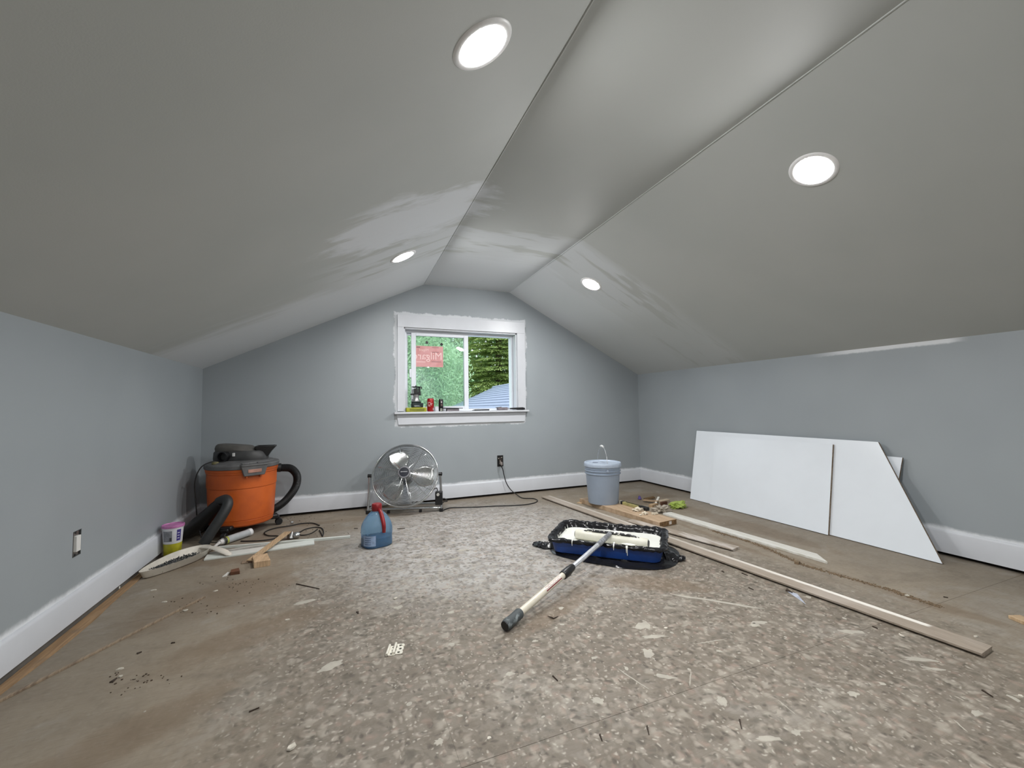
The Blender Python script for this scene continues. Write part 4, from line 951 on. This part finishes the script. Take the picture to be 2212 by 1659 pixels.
# crumbled chunks: lumps
def lump(name, c, r, sc3, mat, label, seed, cat='scrap', sub=3, amp=.35, grp=None):
    import bmesh
    b = bmesh.new(); bmesh.ops.create_icosphere(b, subdivisions=sub, radius=1)
    vs = []
    for v in b.verts:
        p = v.co.copy(); k = 1+amp*(n1(p.x*2+seed, p.y*2, p.z*2)+.7*n1(p.x*5+seed, p.y*5, p.z*5)); p *= k
        vs.append(V((p.x*r*sc3[0], p.y*r*sc3[1], max(p.z, -.45)*r*sc3[2])))
    m = MB().add(vs, [tuple(v.index for v in f.verts) for f in b.faces]); b.free()
    lo = min(v.z for v in vs); c = V(c)
    m.v = [tuple(V(p)+c-V((0,0,lo))) for p in m.v]
    return tag(obj(name, m, mat, ang=25), label, cat, grp)
CHK = mt('cream plaster crumbs', (222,212,192), .8, var=.12, sc=60, bump=.4)
lump('plaster_chunk', at(1378,1103,BT+.001), .034, (1.35,.8,.5), CHK, 'largest heap of cream crumbled plaster on the plank', 1, amp=.6)
lump('plaster_chunk', at(1393,1111,BT+.001), .018, (1.3,.9,.8), CHK, 'small broken cream plaster bit nearest the plank edge', 8, amp=.6)
lump('plaster_chunk', at(1384,1113,BT+.001), .010, (1.2,.9,.6), CHK, 'tiny cream plaster crumb between the heap and the plank edge', 5, amp=.5)
lump('plaster_chunk', at(1414,1111,BT+.001), .020, (1.4,.7,.5), CHK, 'thin cream plaster flake on the right half of the plank', 14, amp=.6)
t_ = NT('clear crumpled film'); t_.col(t_.mix(t_.noise(t_.coord(), 20), lin((176,168,154)), lin((156,146,132)))); t_.rough(.25); t_.bump(t_.noise(t_.coord(), 40, 4), .6, .006)
lump('crumpled_bag', at(1428,1105,.004), .050, (1.35,.85,.62), t_.m, 'crumpled greyish plastic bag between the plank and the green glove', 21, 'bag', amp=.7, sub=4)
t_ = NT('lime glove rubber'); t_.col(t_.mix(t_.noise(t_.coord(), 25), lin((160,178,88)), lin((134,152,66)))); t_.rough(.5); t_.bump(t_.noise(t_.coord(), 30, 4), .5, .006)
gl = lump('work_glove', at(1465,1096,.001), .062, (1.2,.85,.5), t_.m, 'crumpled lime green cloth near the foot of the white panels', 33, 'glove', amp=.65, sub=4)
scrap('wood_shim', at(1390,1084), at(1421,1088), .035, .008, board_mat('shim', (186,158,126), (156,128,98)), 'flat tan shim lying behind the yellow tool', z0=.012, z1=.018)
scrap('brown_wedge', at(1392,1080), at(1414,1080), .05, .012, mt('brown bark', (104,80,48), .8), 'dark brown wooden wedge at the back of the scrap pile', z0=0, z1=.02)
scrap('upright_chip', at(1413,1095), at(1423,1081), .018, .005, WHITEWOOD, 'thin pale chip sticking up in the scrap pile', z0=.002, z1=.03)
scrap('small_box', at(1405,1096), at(1418,1092), .035, .022, mt('cardboard', (168,142,110), .8), 'little cardboard coloured scrap behind the plaster heap')
scrap('paper_scrap', at(1424,1087), at(1444,1084), .04, .022, mt('dusty paper', (176,160,138), .8, bump=.3), 'dusty brown paper scrap beside the green glove', z0=0, z1=.004)
scrap('dark_chip', at(1428,1092), at(1440,1090), .02, .03, mt('dark brown chip', (84,52,34), .8), 'dark reddish chip in front of the paper scrap')
pt = at(1382,1079); tag(obj('purple_marker', MB().lathe([(.0001,0),(.018,.001),(.008,.03),(.0001,.034)], pt, (0,.15,1), 14, cap=False), mt('violet plastic', (86,70,140), .5)), 'small violet plastic cone behind the yellow tool', 'marker').location.z = .0005
scrap('board_chip', at(1248,1086), at(1258,1088), .03, .006, TAN, 'small tan chip under the far end of the bucket plank')

# ================================================================== SILL ITEMS
def sx(px, y): return atY(px, 885, y).x
SZ = .861; sy0 = D-.018
def zat(py, y, px=950): return atY(px, py, y).z
xa, xb = sx(877, sy0), sx(921, sy0)
yc = thing('tape_case', ((xa+xb)/2, sy0, SZ), 'flat yellow green plastic case lying at the left end of the sill', 'case')
obj('case_body', MB().bx((xa,sy0-.022,SZ),(xb,sy0+.045,SZ+.040)), mt('acid yellow plastic', (176,178,46), .4), yc, bev=.006)
obj('case_panel', MB().bx((xa+.03,sy0-.0235,SZ+.008),(xb-.02,sy0-.021,SZ+.032)), mt('olive panel', (128,130,40), .45), yc, bev=.001)
# trim router standing on its battery
ry = D+.012; rx = sx(899, ry); rb = V((rx, ry, SZ+.0402)); s_ = 1.0
rt = thing('cordless_router', rb, 'black and silver cordless trim router standing on its battery on the yellow case', 'power tool')
TEAL = mt('dark teal plastic', (16,34,34), .4)
def R_box(m, c, d): return m.box(rb+V(c), d)
bt = obj('battery', R_box(R_box(MB(), (.008,0,.022), (.108,.07,.044)), (.0,0,.052), (.088,.066,.018)), TEAL, rt, bev=.008)
m = MB(); R_box(m, (.0,-.0365,.018), (.05,.002,.005)); R_box(m, (.008,-.0365,.009), (.058,.002,.003)); obj('battery_print', m, mt('grey print', (176,180,180), .4), bt, smooth=False)
obj('motor_body', MB().lathe([(.036,.060),(.034,.066),(.028,.074),(.027,.110),(.030,.118),(.030,.122),(.0001,.122)], rb, n=28, cap=False).lathe([(.0001,.060),(.036,.060)], rb, n=28, cap=False), mt('silver alloy', (170,170,170), .35, metal=.7), rt)
obj('depth_sleeve', R_box(R_box(MB(), (.012,0,.130), (.058,.05,.030)), (-.030,-.01,.126), (.05,.022,.016)), BLACK, rt, bev=.004)
obj('column', R_box(R_box(MB(), (-.006,-.005,.16), (.03,.04,.045)), (.03,.0,.165), (.016,.045,.055)), mt('black alloy', (34,34,34), .35), rt, bev=.004)
obj('collet', MB().lathe([(.012,.14),(.012,.18),(.007,.185),(.0001,.186)], rb+V((.004,-.012,0)), n=16), CHROME, rt)
obj('base_plate', MB().lathe([(.030,.190),(.046,.196),(.046,.200),(.0001,.2005)], rb+V((.002,0,0)), n=28).lathe([(.0001,.200),(.006,.2),(.004,.212),(.0001,.212)], rb+V((-.002,0,0)), n=10, cap=False), BLACK, rt)
obj('side_knob', MB().lathe([(.0001,.01),(.009,.009),(.010,0)], rb+V((.045,0,.188)), (1,0,0), 14), BLACK, rt)
MATTE = mt('matte black', (20,20,22), .8)
# cans
def can_(name, px, y, h, r, mat, label):
    c = V((sx(px, y), y, SZ)); t = thing(name, c, label, 'can')
    obj('body', MB().lathe([(.0001,.003),(r*.8,.0015),(r*.85,0),(r,.008),(r,h-.014),(r*.84,h-.003)], c, n=32, cap=False), mat, t)
    obj('top', MB().lathe([(r*.84,h-.004),(r*.86,h),(r*.80,h),(r*.78,h-.004),(.0001,h-.004)], c, n=32, cap=False), CHROME if name == 'soda_can' else BLACK, t); return c, t
c, th = can_('soda_can', 930, D+.012, .128, .0325, mt('red can', (156,20,24), .3, metal=.2, var=.05), 'red soda can with white script standing on the sill')
m = MB(); text_mesh('Dr', .048, m, lambda x, y, z: V((c.x+x*.8-.008, c.y-((.0332**2-min(.0325,abs(x*.8-.008))**2)**.5)-z, c.z+.058+y)), ext=.0004)
m.bx((c.x-.028,c.y-.020,c.z+.05),(c.x-.008,c.y-.0325,c.z+.053)); obj('lettering', m, mt('pale can print', (220,200,196), .4), th, smooth=False)
m = MB().grid(lambda u, v: V((c.x+.0329*math.cos(K(-60+45*u)), c.y+.0329*math.sin(K(-60+45*u)), c.z+.012+.022*v)), 6, 1); obj('print_patch', m, mt('pale pink print', (206,170,172), .5), th, ang=60)
c, th = can_('black_can', 952.5, D+.005, .118, .0225, mt('matte black can', (18,18,20), .35), 'slim black aerosol can with small pale markings on the sill')
m = MB().bx((c.x-.006,c.y-.0238,c.z+.082),(c.x+.007,c.y-.021,c.z+.097)); obj('print_patch', m, mt('pale print', (190,180,184), .5), th, smooth=False)
m = MB().grid(lambda u, v: V((c.x+.0228*math.cos(K(-120+75*u)), c.y+.0228*math.sin(K(-120+75*u)), c.z+.004+.024*v)), 8, 2); obj('lower_label', m, mt('pale grey label', (168,174,160), .5, var=.3, sc=80), th, ang=60)
m = MB().grid(lambda u, v: V((c.x+.0228*math.cos(K(-105+45*u)), c.y+.0228*math.sin(K(-105+45*u)), c.z+.052+.02*v)), 6, 2); obj('faded_print', m, mt('faded brown print', (96,76,72), .5), th, ang=60)
# sanding float
y_ = D+.0; xa, xb = sx(957, y_), sx(998, y_)
sf = thing('sanding_float', ((xa+xb)/2, y_, SZ), 'black plate on a grey sanding block right of the black can', 'tool')
obj('block', MB().bx((xa+.035,y_-.025,SZ),(xb-.035,y_+.03,SZ+.024)), mt('grey foam', (128,122,126), .8), sf, bev=.003)
obj('plate', MB().prism([(xa-.012,y_,SZ+.0275),(xa+.005,y_,SZ+.024),(xb,y_,SZ+.024),(xb+.003,y_,SZ+.030),(xa+.01,y_,SZ+.034)], (0,-.032,0), (0,.036,0)), mt('navy black plate', (22,26,36), .75), sf)
xa, xb = sx(1019, y_), sx(1057, y_)
pe = thing('carpenter_pencil', ((xa+xb)/2, y_, SZ), 'dark pencil lying on the right half of the sill', 'pencil')
obj('barrel', MB().tube([(xa+.03,y_,SZ+.0065),(xb,y_+.006,SZ+.0065)], .0068, 6), MATTE, pe, ang=20)
obj('tip', MB().tube([(xa+.03,y_,SZ+.0065),(xa,y_-.004,SZ+.004)], [.006,.0012], 6), DGREY, pe)
# paint brush lying with wrapped head
xa, xb = sx(1072, y_-.01), sx(1132, y_-.01); xl_ = xb-xa
br = thing('paint_brush', ((xa+xb)/2, y_-.01, SZ), 'wide grey brush with black handle at the right end of the sill', 'brush')
yy = y_-.012
obj('bristles', MB().prism([(xa-.006,yy,SZ+.030),(xa+.05,yy,SZ+.002),(xa+.05,yy,SZ+.036)], (0,-.02,0), (0,.02,0)), mt('grey bristle', (104,104,108), .9, stretch=(1,1,40)), br)
obj('head', MB().bx((xa+.012,yy-.027,SZ+.001),(xa+.115,yy+.027,SZ+.030)), mt('grey wrap', (130,122,126), .7), br, bev=.004)
obj('ferrule', MB().loft([[V((xa+.115,yy+sy_*.022,SZ+.004+sz_)) for sy_, sz_ in ((-1,0),(1,0),(1,.022),(-1,.022))], [V((xa+.145,yy+sy_*.012,SZ+.008+sz_)) for sy_, sz_ in ((-1,0),(1,0),(1,.012),(-1,.012))]]), mt('pale ferrule', (200,200,206), .3, metal=.5), br)
obj('handle', MB().tube([(xa+.143,yy,SZ+.015),(xa+.175,yy,SZ+.0155),(xb-.02,yy-.006,SZ+.0145),(xb+.004,yy-.006,SZ+.012)], [.007,.009,.0135,.009], 12), MATTE, br)

# ================================================================== HINGES AND CHIPS ON THE FLOOR
hm = mt('nickel hinge', (222,218,204), .35, metal=.25, var=.04)
def hinge(pc, w_, h_, a, label):
    R = rz(a); c = V(pc); t = thing('door_hinge', c, label, 'hinge', 'hinges on the floor')
    def q(x, y, z=0): return c+R@V((x,y,z))
    m = MB(); holes = [(.0,-.30),(.10,0),(0,.30)]; n_ = 12
    # leaf as strips round three countersunk holes: plate cells with octagonal openings
    for k, (hx, hy) in enumerate(holes):
        y0_, y1_ = -h_/2+h_*k/3, -h_/2+h_*(k+1)/3; cx_ = hx*w_; cy_ = (y0_+y1_)/2; r = .0052
        per = [( w_/2, 0)]; out = []; ins = []
        for i in range(16):
            t_a = 2*PI*i/16; ct, s2 = math.cos(t_a), math.sin(t_a); kx = (w_/2)/max(abs(ct),1e-6); ky = ((y1_-y0_)/2)/max(abs(s2),1e-6); kk = min(kx, ky)
            out.append((ct*kk, cy_+s2*kk)); ins.append((cx_+r*ct, cy_+r*s2))
        for z_ in (.0032,):
            vs = [q(x, y, z_) for x, y in out]+[q(x, y, z_) for x, y in ins]+[q(x, y, .0006) for x, y in out]+[q(x, y, .0006) for x, y in ins]
            N = 16; fs = []
            for i in range(N):
                j = (i+1) % N; fs += [(i,j,N+j,N+i), (N+i,N+j,3*N+j,3*N+i), (i,2*N+i,2*N+j,j)]
            m.add(vs, fs)
    obj('leaf', m, hm, t, smooth=False)
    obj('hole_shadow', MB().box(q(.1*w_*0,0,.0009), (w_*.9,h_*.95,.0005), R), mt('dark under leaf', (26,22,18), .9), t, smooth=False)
    obj('knuckle', MB().tube([q(-w_/2-.003,-h_/2,.0055), q(-w_/2-.003,h_/2,.0055)], .005, 14), hm, t)
    return t
hA = at(848,1407); hB = at(863,1403)
hinge(hA, .026, .062, -.30, 'left leaf of the pair of small pale hinges on the floor')
hinge(hB, .030, .066, -.28, 'right hinge of the pair, with a knob beside it, lying on the floor')
p = at(870,1395); tag(obj('hinge_pin', MB().lathe([(.0001,.007),(.004,.006),(.004,0)], p, n=12), hm), 'tiny pale pin head beside the right hinge', 'pin')
rr = random.Random(21)
def chip(px, py, a, b, rot, mat, label, cat, grp=None, t=.004, curl=0, name='chip'):
    c = at(px, py); R = rz(rot); n_ = 9; r1 = []
    for k in range(n_):
        q = 2*PI*k/n_; s2 = 1+rr.uniform(-.3,.3); r1.append((a*s2*math.cos(q), b*s2*math.sin(q)))
    m = MB(); vs = []
    for (x, y) in r1: vs.append(c+R@V((x,y,.0002+curl*abs(x)*2)))
    for (x, y) in r1: vs.append(c+R@V((x*.9,y*.9,t+curl*abs(x)*2)))
    m.add(vs, [tuple(range(n_))[::-1], tuple(range(n_,2*n_))]+[(i,(i+1)%n_,n_+(i+1)%n_,n_+i) for i in range(n_)])
    return tag(obj(name, m, mat, smooth=False), label, cat, grp)
PCH = mt('white paint chip', (200,194,180), .6); CHL = ['curled pale chip at the very bottom of the photo, left of the hinges', 'larger pale chip beside the dark grit at the lower left', 'pale chip between the white scoop and the far end of the thin stick', "pale chip just below the middle of the thin stick's far half", 'pale chip right of the scoop, near the dark red offcut', 'pale chip nearest the far end of the thin stick', 'pale chip on the floor below the trim boards, left of the jug', "pale chip right of the roller pole's cream section", 'small pale chip right of the roller grip', 'tiny pale chip on the floor straight below the jug', 'small pale chip left of the roller pole collar', 'pale chip on the brownish floor right of the wood block', 'pale chip on the sawdust line past the white strip', 'tiny pale chip right of the near end of the longest strip', 'pale chip at the far right edge of the floor', 'narrow upright pale chip beside the near end of the longest strip', 'pale chip near the bottom centre of the photo', 'flat pale chip between the jug and the paint tray', 'tiny pale crumb below the larger chip at lower left']
for i, (px, py, a, b, ro) in enumerate([(630,1616,.013,.009,.5),(260,1446,.012,.007,.2),(330,1276,.012,.006,.3),(401,1320,.010,.006,.2),(466,1277,.011,.004,.6),(355,1301,.010,.005,0),(720,1232,.011,.006,.5),
        (1438,1358,.008,.006,0),(1272,1378,.007,.005,0),(854,1294,.008,.005,.3),(1030,1302,.006,.005,0),(620,1340,.010,.005,0),(1960,1288,.009,.007,0),(2108,1376,.007,.005,0),(2205,1505,.007,.006,0),(1948,1375,.012,.004,1.2),(1057,1596,.007,.006,0),(965,1193,.014,.006,.1),(260,1463,.006,.004,0)]):
    chip(px, py, a, b, ro, PCH, CHL[i], 'chip', 'pale chips scattered on the floor', curl=.15 if i % 3 == 0 else 0, name='paint_chip')
DCH = mt('dark splinter', (58,46,36), .8); DKL = ['', 'long dark splinter on the floor between wood block and hinges', 'dark splinter near the bottom edge, right of centre', 'dark splinter at the bottom edge, middle one of the upright three', 'dark splinter at the bottom edge, leftmost of the upright three', 'dark splinter below the near end of the longest strip', 'tiny dark splinter just left of the blue jug', "tiny dark splinter just right of the jug's upper body", 'stubby dark splinter beside the longest strip, right of the tray', "small dark triangular chip right of the tray's loose film", 'thin dark splinter just below the stubby one right of the tray', 'dark splinter against the edge of the longest strip', 'dark splinter at lower left, left of the hinges', 'short dark chip on the left floor under the thin stick', 'dark splinter right of the hinges', 'tiny dark splinter beyond the longest strip near the right wall', 'broad dark chip at lower left beside the pale chips', 'dark chip on the left floor between thin stick and grit', 'tiny black bit above the hinges']
for i, (a, b, w_) in enumerate([((1120+0,1331),(1205,1333),.0),((640,1262),(690,1273),.006),((1598,1556),(1602,1575),.005),((1398,1570),(1402,1588),.005),((1296,1588),(1301,1602),.005),((2122,1492),(2145,1507),.006),((765,1142),(773,1142),.008),
        ((858,1143),(875,1142),.006),((1603,1239),(1615,1244),.010),((1560,1234),(1564,1237),.012),((1617,1270),(1628,1275),.004),((1885,1354),(1896,1359),.006),((538,1539),(560,1530),.004),((370,1390),(378,1389),.007),((1194,1461),(1205,1472),.004),((2038,1290),(2048,1292),.007),((240,1475),(252,1466),.012),((296,1413),(306,1409),.010),((772,1322),(774,1326),.012)]):
    if not w_: continue
    A, B = at(*a), at(*b); d = B-A; n_ = V((-d.y,d.x,0)).normalized()*w_/2
    m = MB().add([A-n_, A+n_, B+n_*.3, B-n_*.3]+[p+V((0,0,.004)) for p in (A-n_*.8, A+n_*.8, B+n_*.2, B-n_*.2)], [(3,2,1,0),(4,5,6,7),(0,1,5,4),(1,2,6,5),(2,3,7,6),(3,0,4,7)])
    tag(obj('wood_splinter', m, DCH, smooth=False), DKL[i], 'splinter', 'dark splinters scattered on the floor')
p = at(1180,1331); m = MB().tube([at(1183,1331,.002), at(1192,1334,.006), at(1196,1336,.002), at(1206,1331,.003)], [.001,.003,.003,.001], 5); tag(obj('curled_shaving', m, DCH), 'dark bent shaving on the floor right of the roller pole', 'shaving')
m = MB().prism([at(1697,1275), at(1741,1306), at(1722,1283)], (0,0,0), (0,0,.0012)); tag(obj('film_scrap', m, mt('clear film', (176,182,196), .2), smooth=False), 'triangular clear plastic scrap beside the longest strip', 'scrap')
m = MB().prism([at(1697,1277), at(1708,1280), at(1712,1282), at(1700,1273)], (0,0,.0013), (0,0,.006)); tag(obj('bent_nail', m, DCH, smooth=False), 'dark bit lying on the corner of the clear plastic scrap', 'scrap')
# crumbs of sawdust ridge along the right strips and loose crumbs by the vacuum
m = MB(); rr = random.Random(8)
ridge = [at(x, y) for x, y in [(1540,1147),(1600,1165),(1660,1186),(1720,1214),(1760,1228),(1830,1248),(1925,1275),(1960,1288),(2030,1311)]]
RP = smooth_pts(ridge, 40)
for i in range(1500):
    p = RP[rr.randrange(len(RP))]; f = rr.gauss(0, .008); s2 = rr.uniform(.0012,.0032)
    m.box(p+V((f, rr.gauss(0,.012), s2*.5)), (s2*2, s2*1.4, s2), rz(rr.random()*3))
m.box(at(1722,1215,.007), (.03,.022,.013), rz(.4))
o = tag(obj('sawdust_ridge', m, mt('sawdust crumbs', (132,112,88), .9, var=.2, sc=80), smooth=False), 'line of brown sawdust crumbs on the floor beside the white strip', 'sawdust'); o['kind'] = 'stuff'
m = MB()
for i in range(200):
    c = rr.choice([(640,1120),(625,1118),(520,1260),(300,1470),(700,1150),(420,1310)]); p = at(c[0]+rr.gauss(0,45), c[1]+rr.gauss(0,10)); s2 = rr.uniform(.001,.003)
    m.box(p+V((0,0,s2*.5)), (s2*2,s2*1.5,s2), rz(rr.random()*3))
o = tag(obj('floor_grit', m, mt('dark grit', (78,64,50), .9), smooth=False), 'loose dark grit crumbs around the vacuum and left floor', 'debris'); o['kind'] = 'stuff'

# ================================================================== OUTSIDE
GZ = -3.2
t_ = NT('lawn'); t_.col(t_.mix(t_.noise(t_.pos(), 1.5, 4), (.10,.22,.05,1), (.16,.30,.08,1))); t_.rough(.9)
tag(obj('lawn', MB().bx((-25,5.2,GZ-.2),(40,60,GZ)), t_.m, smooth=False), 'green lawn outside beyond the window', 'lawn')['kind'] = 'structure'
# neighbour's roof: ridge runs away from us, this slope falls to the left
rA = atY(1065, 838, 10.6); rdv = -ray(800, 877); rdv.z = 0; rdv.normalize(); dn = V((rdv.y, -rdv.x, 0)); dn = dn if dn.x < 0 else -dn
dq = ray(950, 891); Q = CAMP+dq*((rA-CAMP).dot(rdv)/dq.dot(rdv)); fall = (Q-rA).normalized()
nrm = rdv.cross(fall).normalized(); nrm = nrm if nrm.z > 0 else -nrm
house = thing('neighbour_house', V((rA.x, rA.y-2, GZ)), 'neighbouring outbuilding with pale grey shingled roof seen through the open window', 'house')
t_ = NT('pale shingles'); t_.col(t_.mix(t_.noise(t_.pos(), 14, 3), lin((150,157,172)), lin((132,140,158)))); t_.rough(.9)
SHG = t_.m; RW = 5.4; rows = 24; ex_ = .132; rr = random.Random(2)
for r in range(rows):
    s0_, s1_ = r*ex_, (r+1)*ex_+.02; a = rA+fall*s0_; b = a+rdv*RW; d = rA+fall*s1_; c = d+rdv*RW
    u0, u1 = nrm*.002, nrm*.020
    obj('shingle_course', MB().add([a+u0, b+u0, c+u1, d+u1, d+nrm*.004, c+nrm*.004, a-nrm*.02, b-nrm*.02], [(0,1,2,3),(3,2,5,4),(0,3,4,6),(1,7,5,2),(0,6,7,1),(6,4,5,7)]), SHG, house, smooth=False)
rE = rA+rdv*RW; Lf = rows*ex_; eA = rA+fall*Lf; eB = rE+fall*Lf
fr_ = V((-fall.x, -fall.y, fall.z)); gA = rA+fr_*Lf; gB = rE+fr_*Lf
obj('far_slope', MB().prism([rA, rE, gB, gA], (0,0,-.04), (0,0,.0)), SHG, house, smooth=False)
obj('ridge_cap', MB().tube([rA+V((0,0,.01)), rE+V((0,0,.01))], .035, 6), SHG, house)
hA_, gA_ = rA.lerp(eA,.92), rA.lerp(gA,.92); fl_ = lambda p: V((p.x,p.y,GZ))
gp_ = [rA+V((0,0,-.12)), hA_+V((0,0,-.12)), fl_(hA_), fl_(gA_), gA_+V((0,0,-.12))]
obj('wall', MB().prism(gp_, rdv*.2, rdv*(RW-.2)), mt('siding', (190,192,190), .8), house, smooth=False)
# trees
def leafmat(name, a, b):
    t = NT(name); t.col(t.mix(t.ramp(t.noise(t.pos(), 2.2, 5, .7), .3, .7), a, b)); t.rough(.6)
    df = t.n('ShaderNodeBsdfTranslucent'); df.inputs[0].default_value = b; mx = t.n('ShaderNodeMixShader'); mx.inputs[0].default_value = .3
    t.t.links.new(t.b.outputs[0], mx.inputs[1]); t.t.links.new(df.outputs[0], mx.inputs[2]); t.t.links.new(mx.outputs[0], t.out.inputs[0]); return t.m
BARK = mt('bark', (92,78,62), .95, sc=8, bump=.4)
def rv(r): 
    while True:
        v = V((r.uniform(-1,1), r.uniform(-1,1), r.uniform(-1,1)))
        if .05 < v.length < 1: return v.normalized()
def conifer(x, y, h, rad, label, mat, seed, zlo=-2.5, zhi=7):
    r = random.Random(seed); t = thing('conifer_tree', (x,y,GZ), label, 'tree')
    obj('trunk', MB().tube([(x,y,GZ),(x,y,GZ+h)], [.22,.03], 10), BARK, t)
    vs, fs = [], []
    z = zlo
    while z < min(zhi, GZ+h-.3):
        f = 1-(z-GZ)/h; L0 = rad*f**.8
        nb = int(15+12*f)
        for k in range(nb):
            an = 2*PI*(k+r.random()*.7)/nb; L = L0*r.uniform(.75,1.1); d = V((math.cos(an), math.sin(an), 0)); s2 = V((-d.y,d.x,0)); zb = z+r.uniform(-.12,.12)
            if d.y > .8: continue
            ns = int(L/.10)
            for i in range(2, ns):
                u = i/ns; c = V((x,y,zb))+d*(L*u)+V((0,0,.30*L*(u*.55-u*u*.85)))
                half = .42*L*(1-u)**.7*.55+.06
                m2 = max(2, int(half/.075))
                for q in range(-m2, m2+1):
                    g = q/m2; p = c+s2*(g*half)+V((r.uniform(-.03,.03),r.uniform(-.03,.03),-.14*abs(g)*half-r.random()*.05))
                    dd_ = (d*.8+s2*(g*.9)+V((0,0,r.uniform(-.35,.15)))).normalized(); w_ = .028; ll = r.uniform(.10,.17); sd2 = dd_.cross(V((0,0,1))+rv(r)*.5).normalized()*w_
                    n = len(vs); vs += [p-sd2*.6, p+dd_*ll*.5+sd2, p+dd_*ll-V((0,0,.02)), p+dd_*ll*.5-sd2]; fs.append((n,n+1,n+2,n+3))
        z += r.uniform(.26,.36)
    m = MB(); m.v = [tuple(v) for v in vs]; m.f = fs; m.mi = [0]*len(fs)
    o = obj('boughs', m, mat, t, kind='stuff', smooth=False); return len(fs)
def broad(x, y, z, R3, label, mat, seed, n, size=.09):
    r = random.Random(seed); t = thing('leafy_tree', (x,y,GZ), label, 'tree')
    obj('trunk', MB().tube([(x,y,GZ),(x+.1,y,z)], [.24,.12], 10), BARK, t)
    m = MB(); vs, fs = [], []
    cl = [(rv(r), r.uniform(.18,.34)) for _ in range(90)]
    for i in range(n):
        c, cr_ = r.choice(cl); p = c*r.uniform(.72,.95)+rv(r)*cr_*r.random()**.4
        if p.y > .45: p.y = -p.y
        P = V((x+p.x*R3[0], y+p.y*R3[1], z+p.z*R3[2])); a = rv(r); b = a.orthogonal().normalized(); s2 = size*r.uniform(.6,1.2)
        k = len(vs); vs += [P-a*s2*.9, P+b*s2*.45, P+a*s2*.9, P-b*s2*.45]; fs.append((k,k+1,k+2,k+3))
    m.v = [tuple(v) for v in vs]; m.f = fs; m.mi = [0]*n
    obj('foliage', m, mat, t, kind='stuff', smooth=False)
CONM = leafmat('conifer needles', (.12,.20,.04,1), (.46,.55,.19,1))
LEAF = leafmat('bright leaves', (.28,.46,.22,1), (.66,.82,.52,1))
LEAF2 = leafmat('darker leaves', (.12,.25,.09,1), (.26,.42,.18,1))
conifer(6.1, 16.6, 14, 3.5, 'large layered green conifer seen through the open right half of the window', CONM, 4)
broad(1.25, 12.0, 1.8, (2.0,1.0,4.0), 'bright green leafy tree seen through the left window glass', LEAF, 9, 80000, .06)
broad(8.5, 23, 2.5, (8,2.5,7), 'dark green leafy trees far behind the conifer', LEAF2, 12, 30000, .26)
broad(-4.5, 19, 2.0, (5,2.5,6), 'tall green tree at far left beyond the window', LEAF2, 15, 24000, .2)
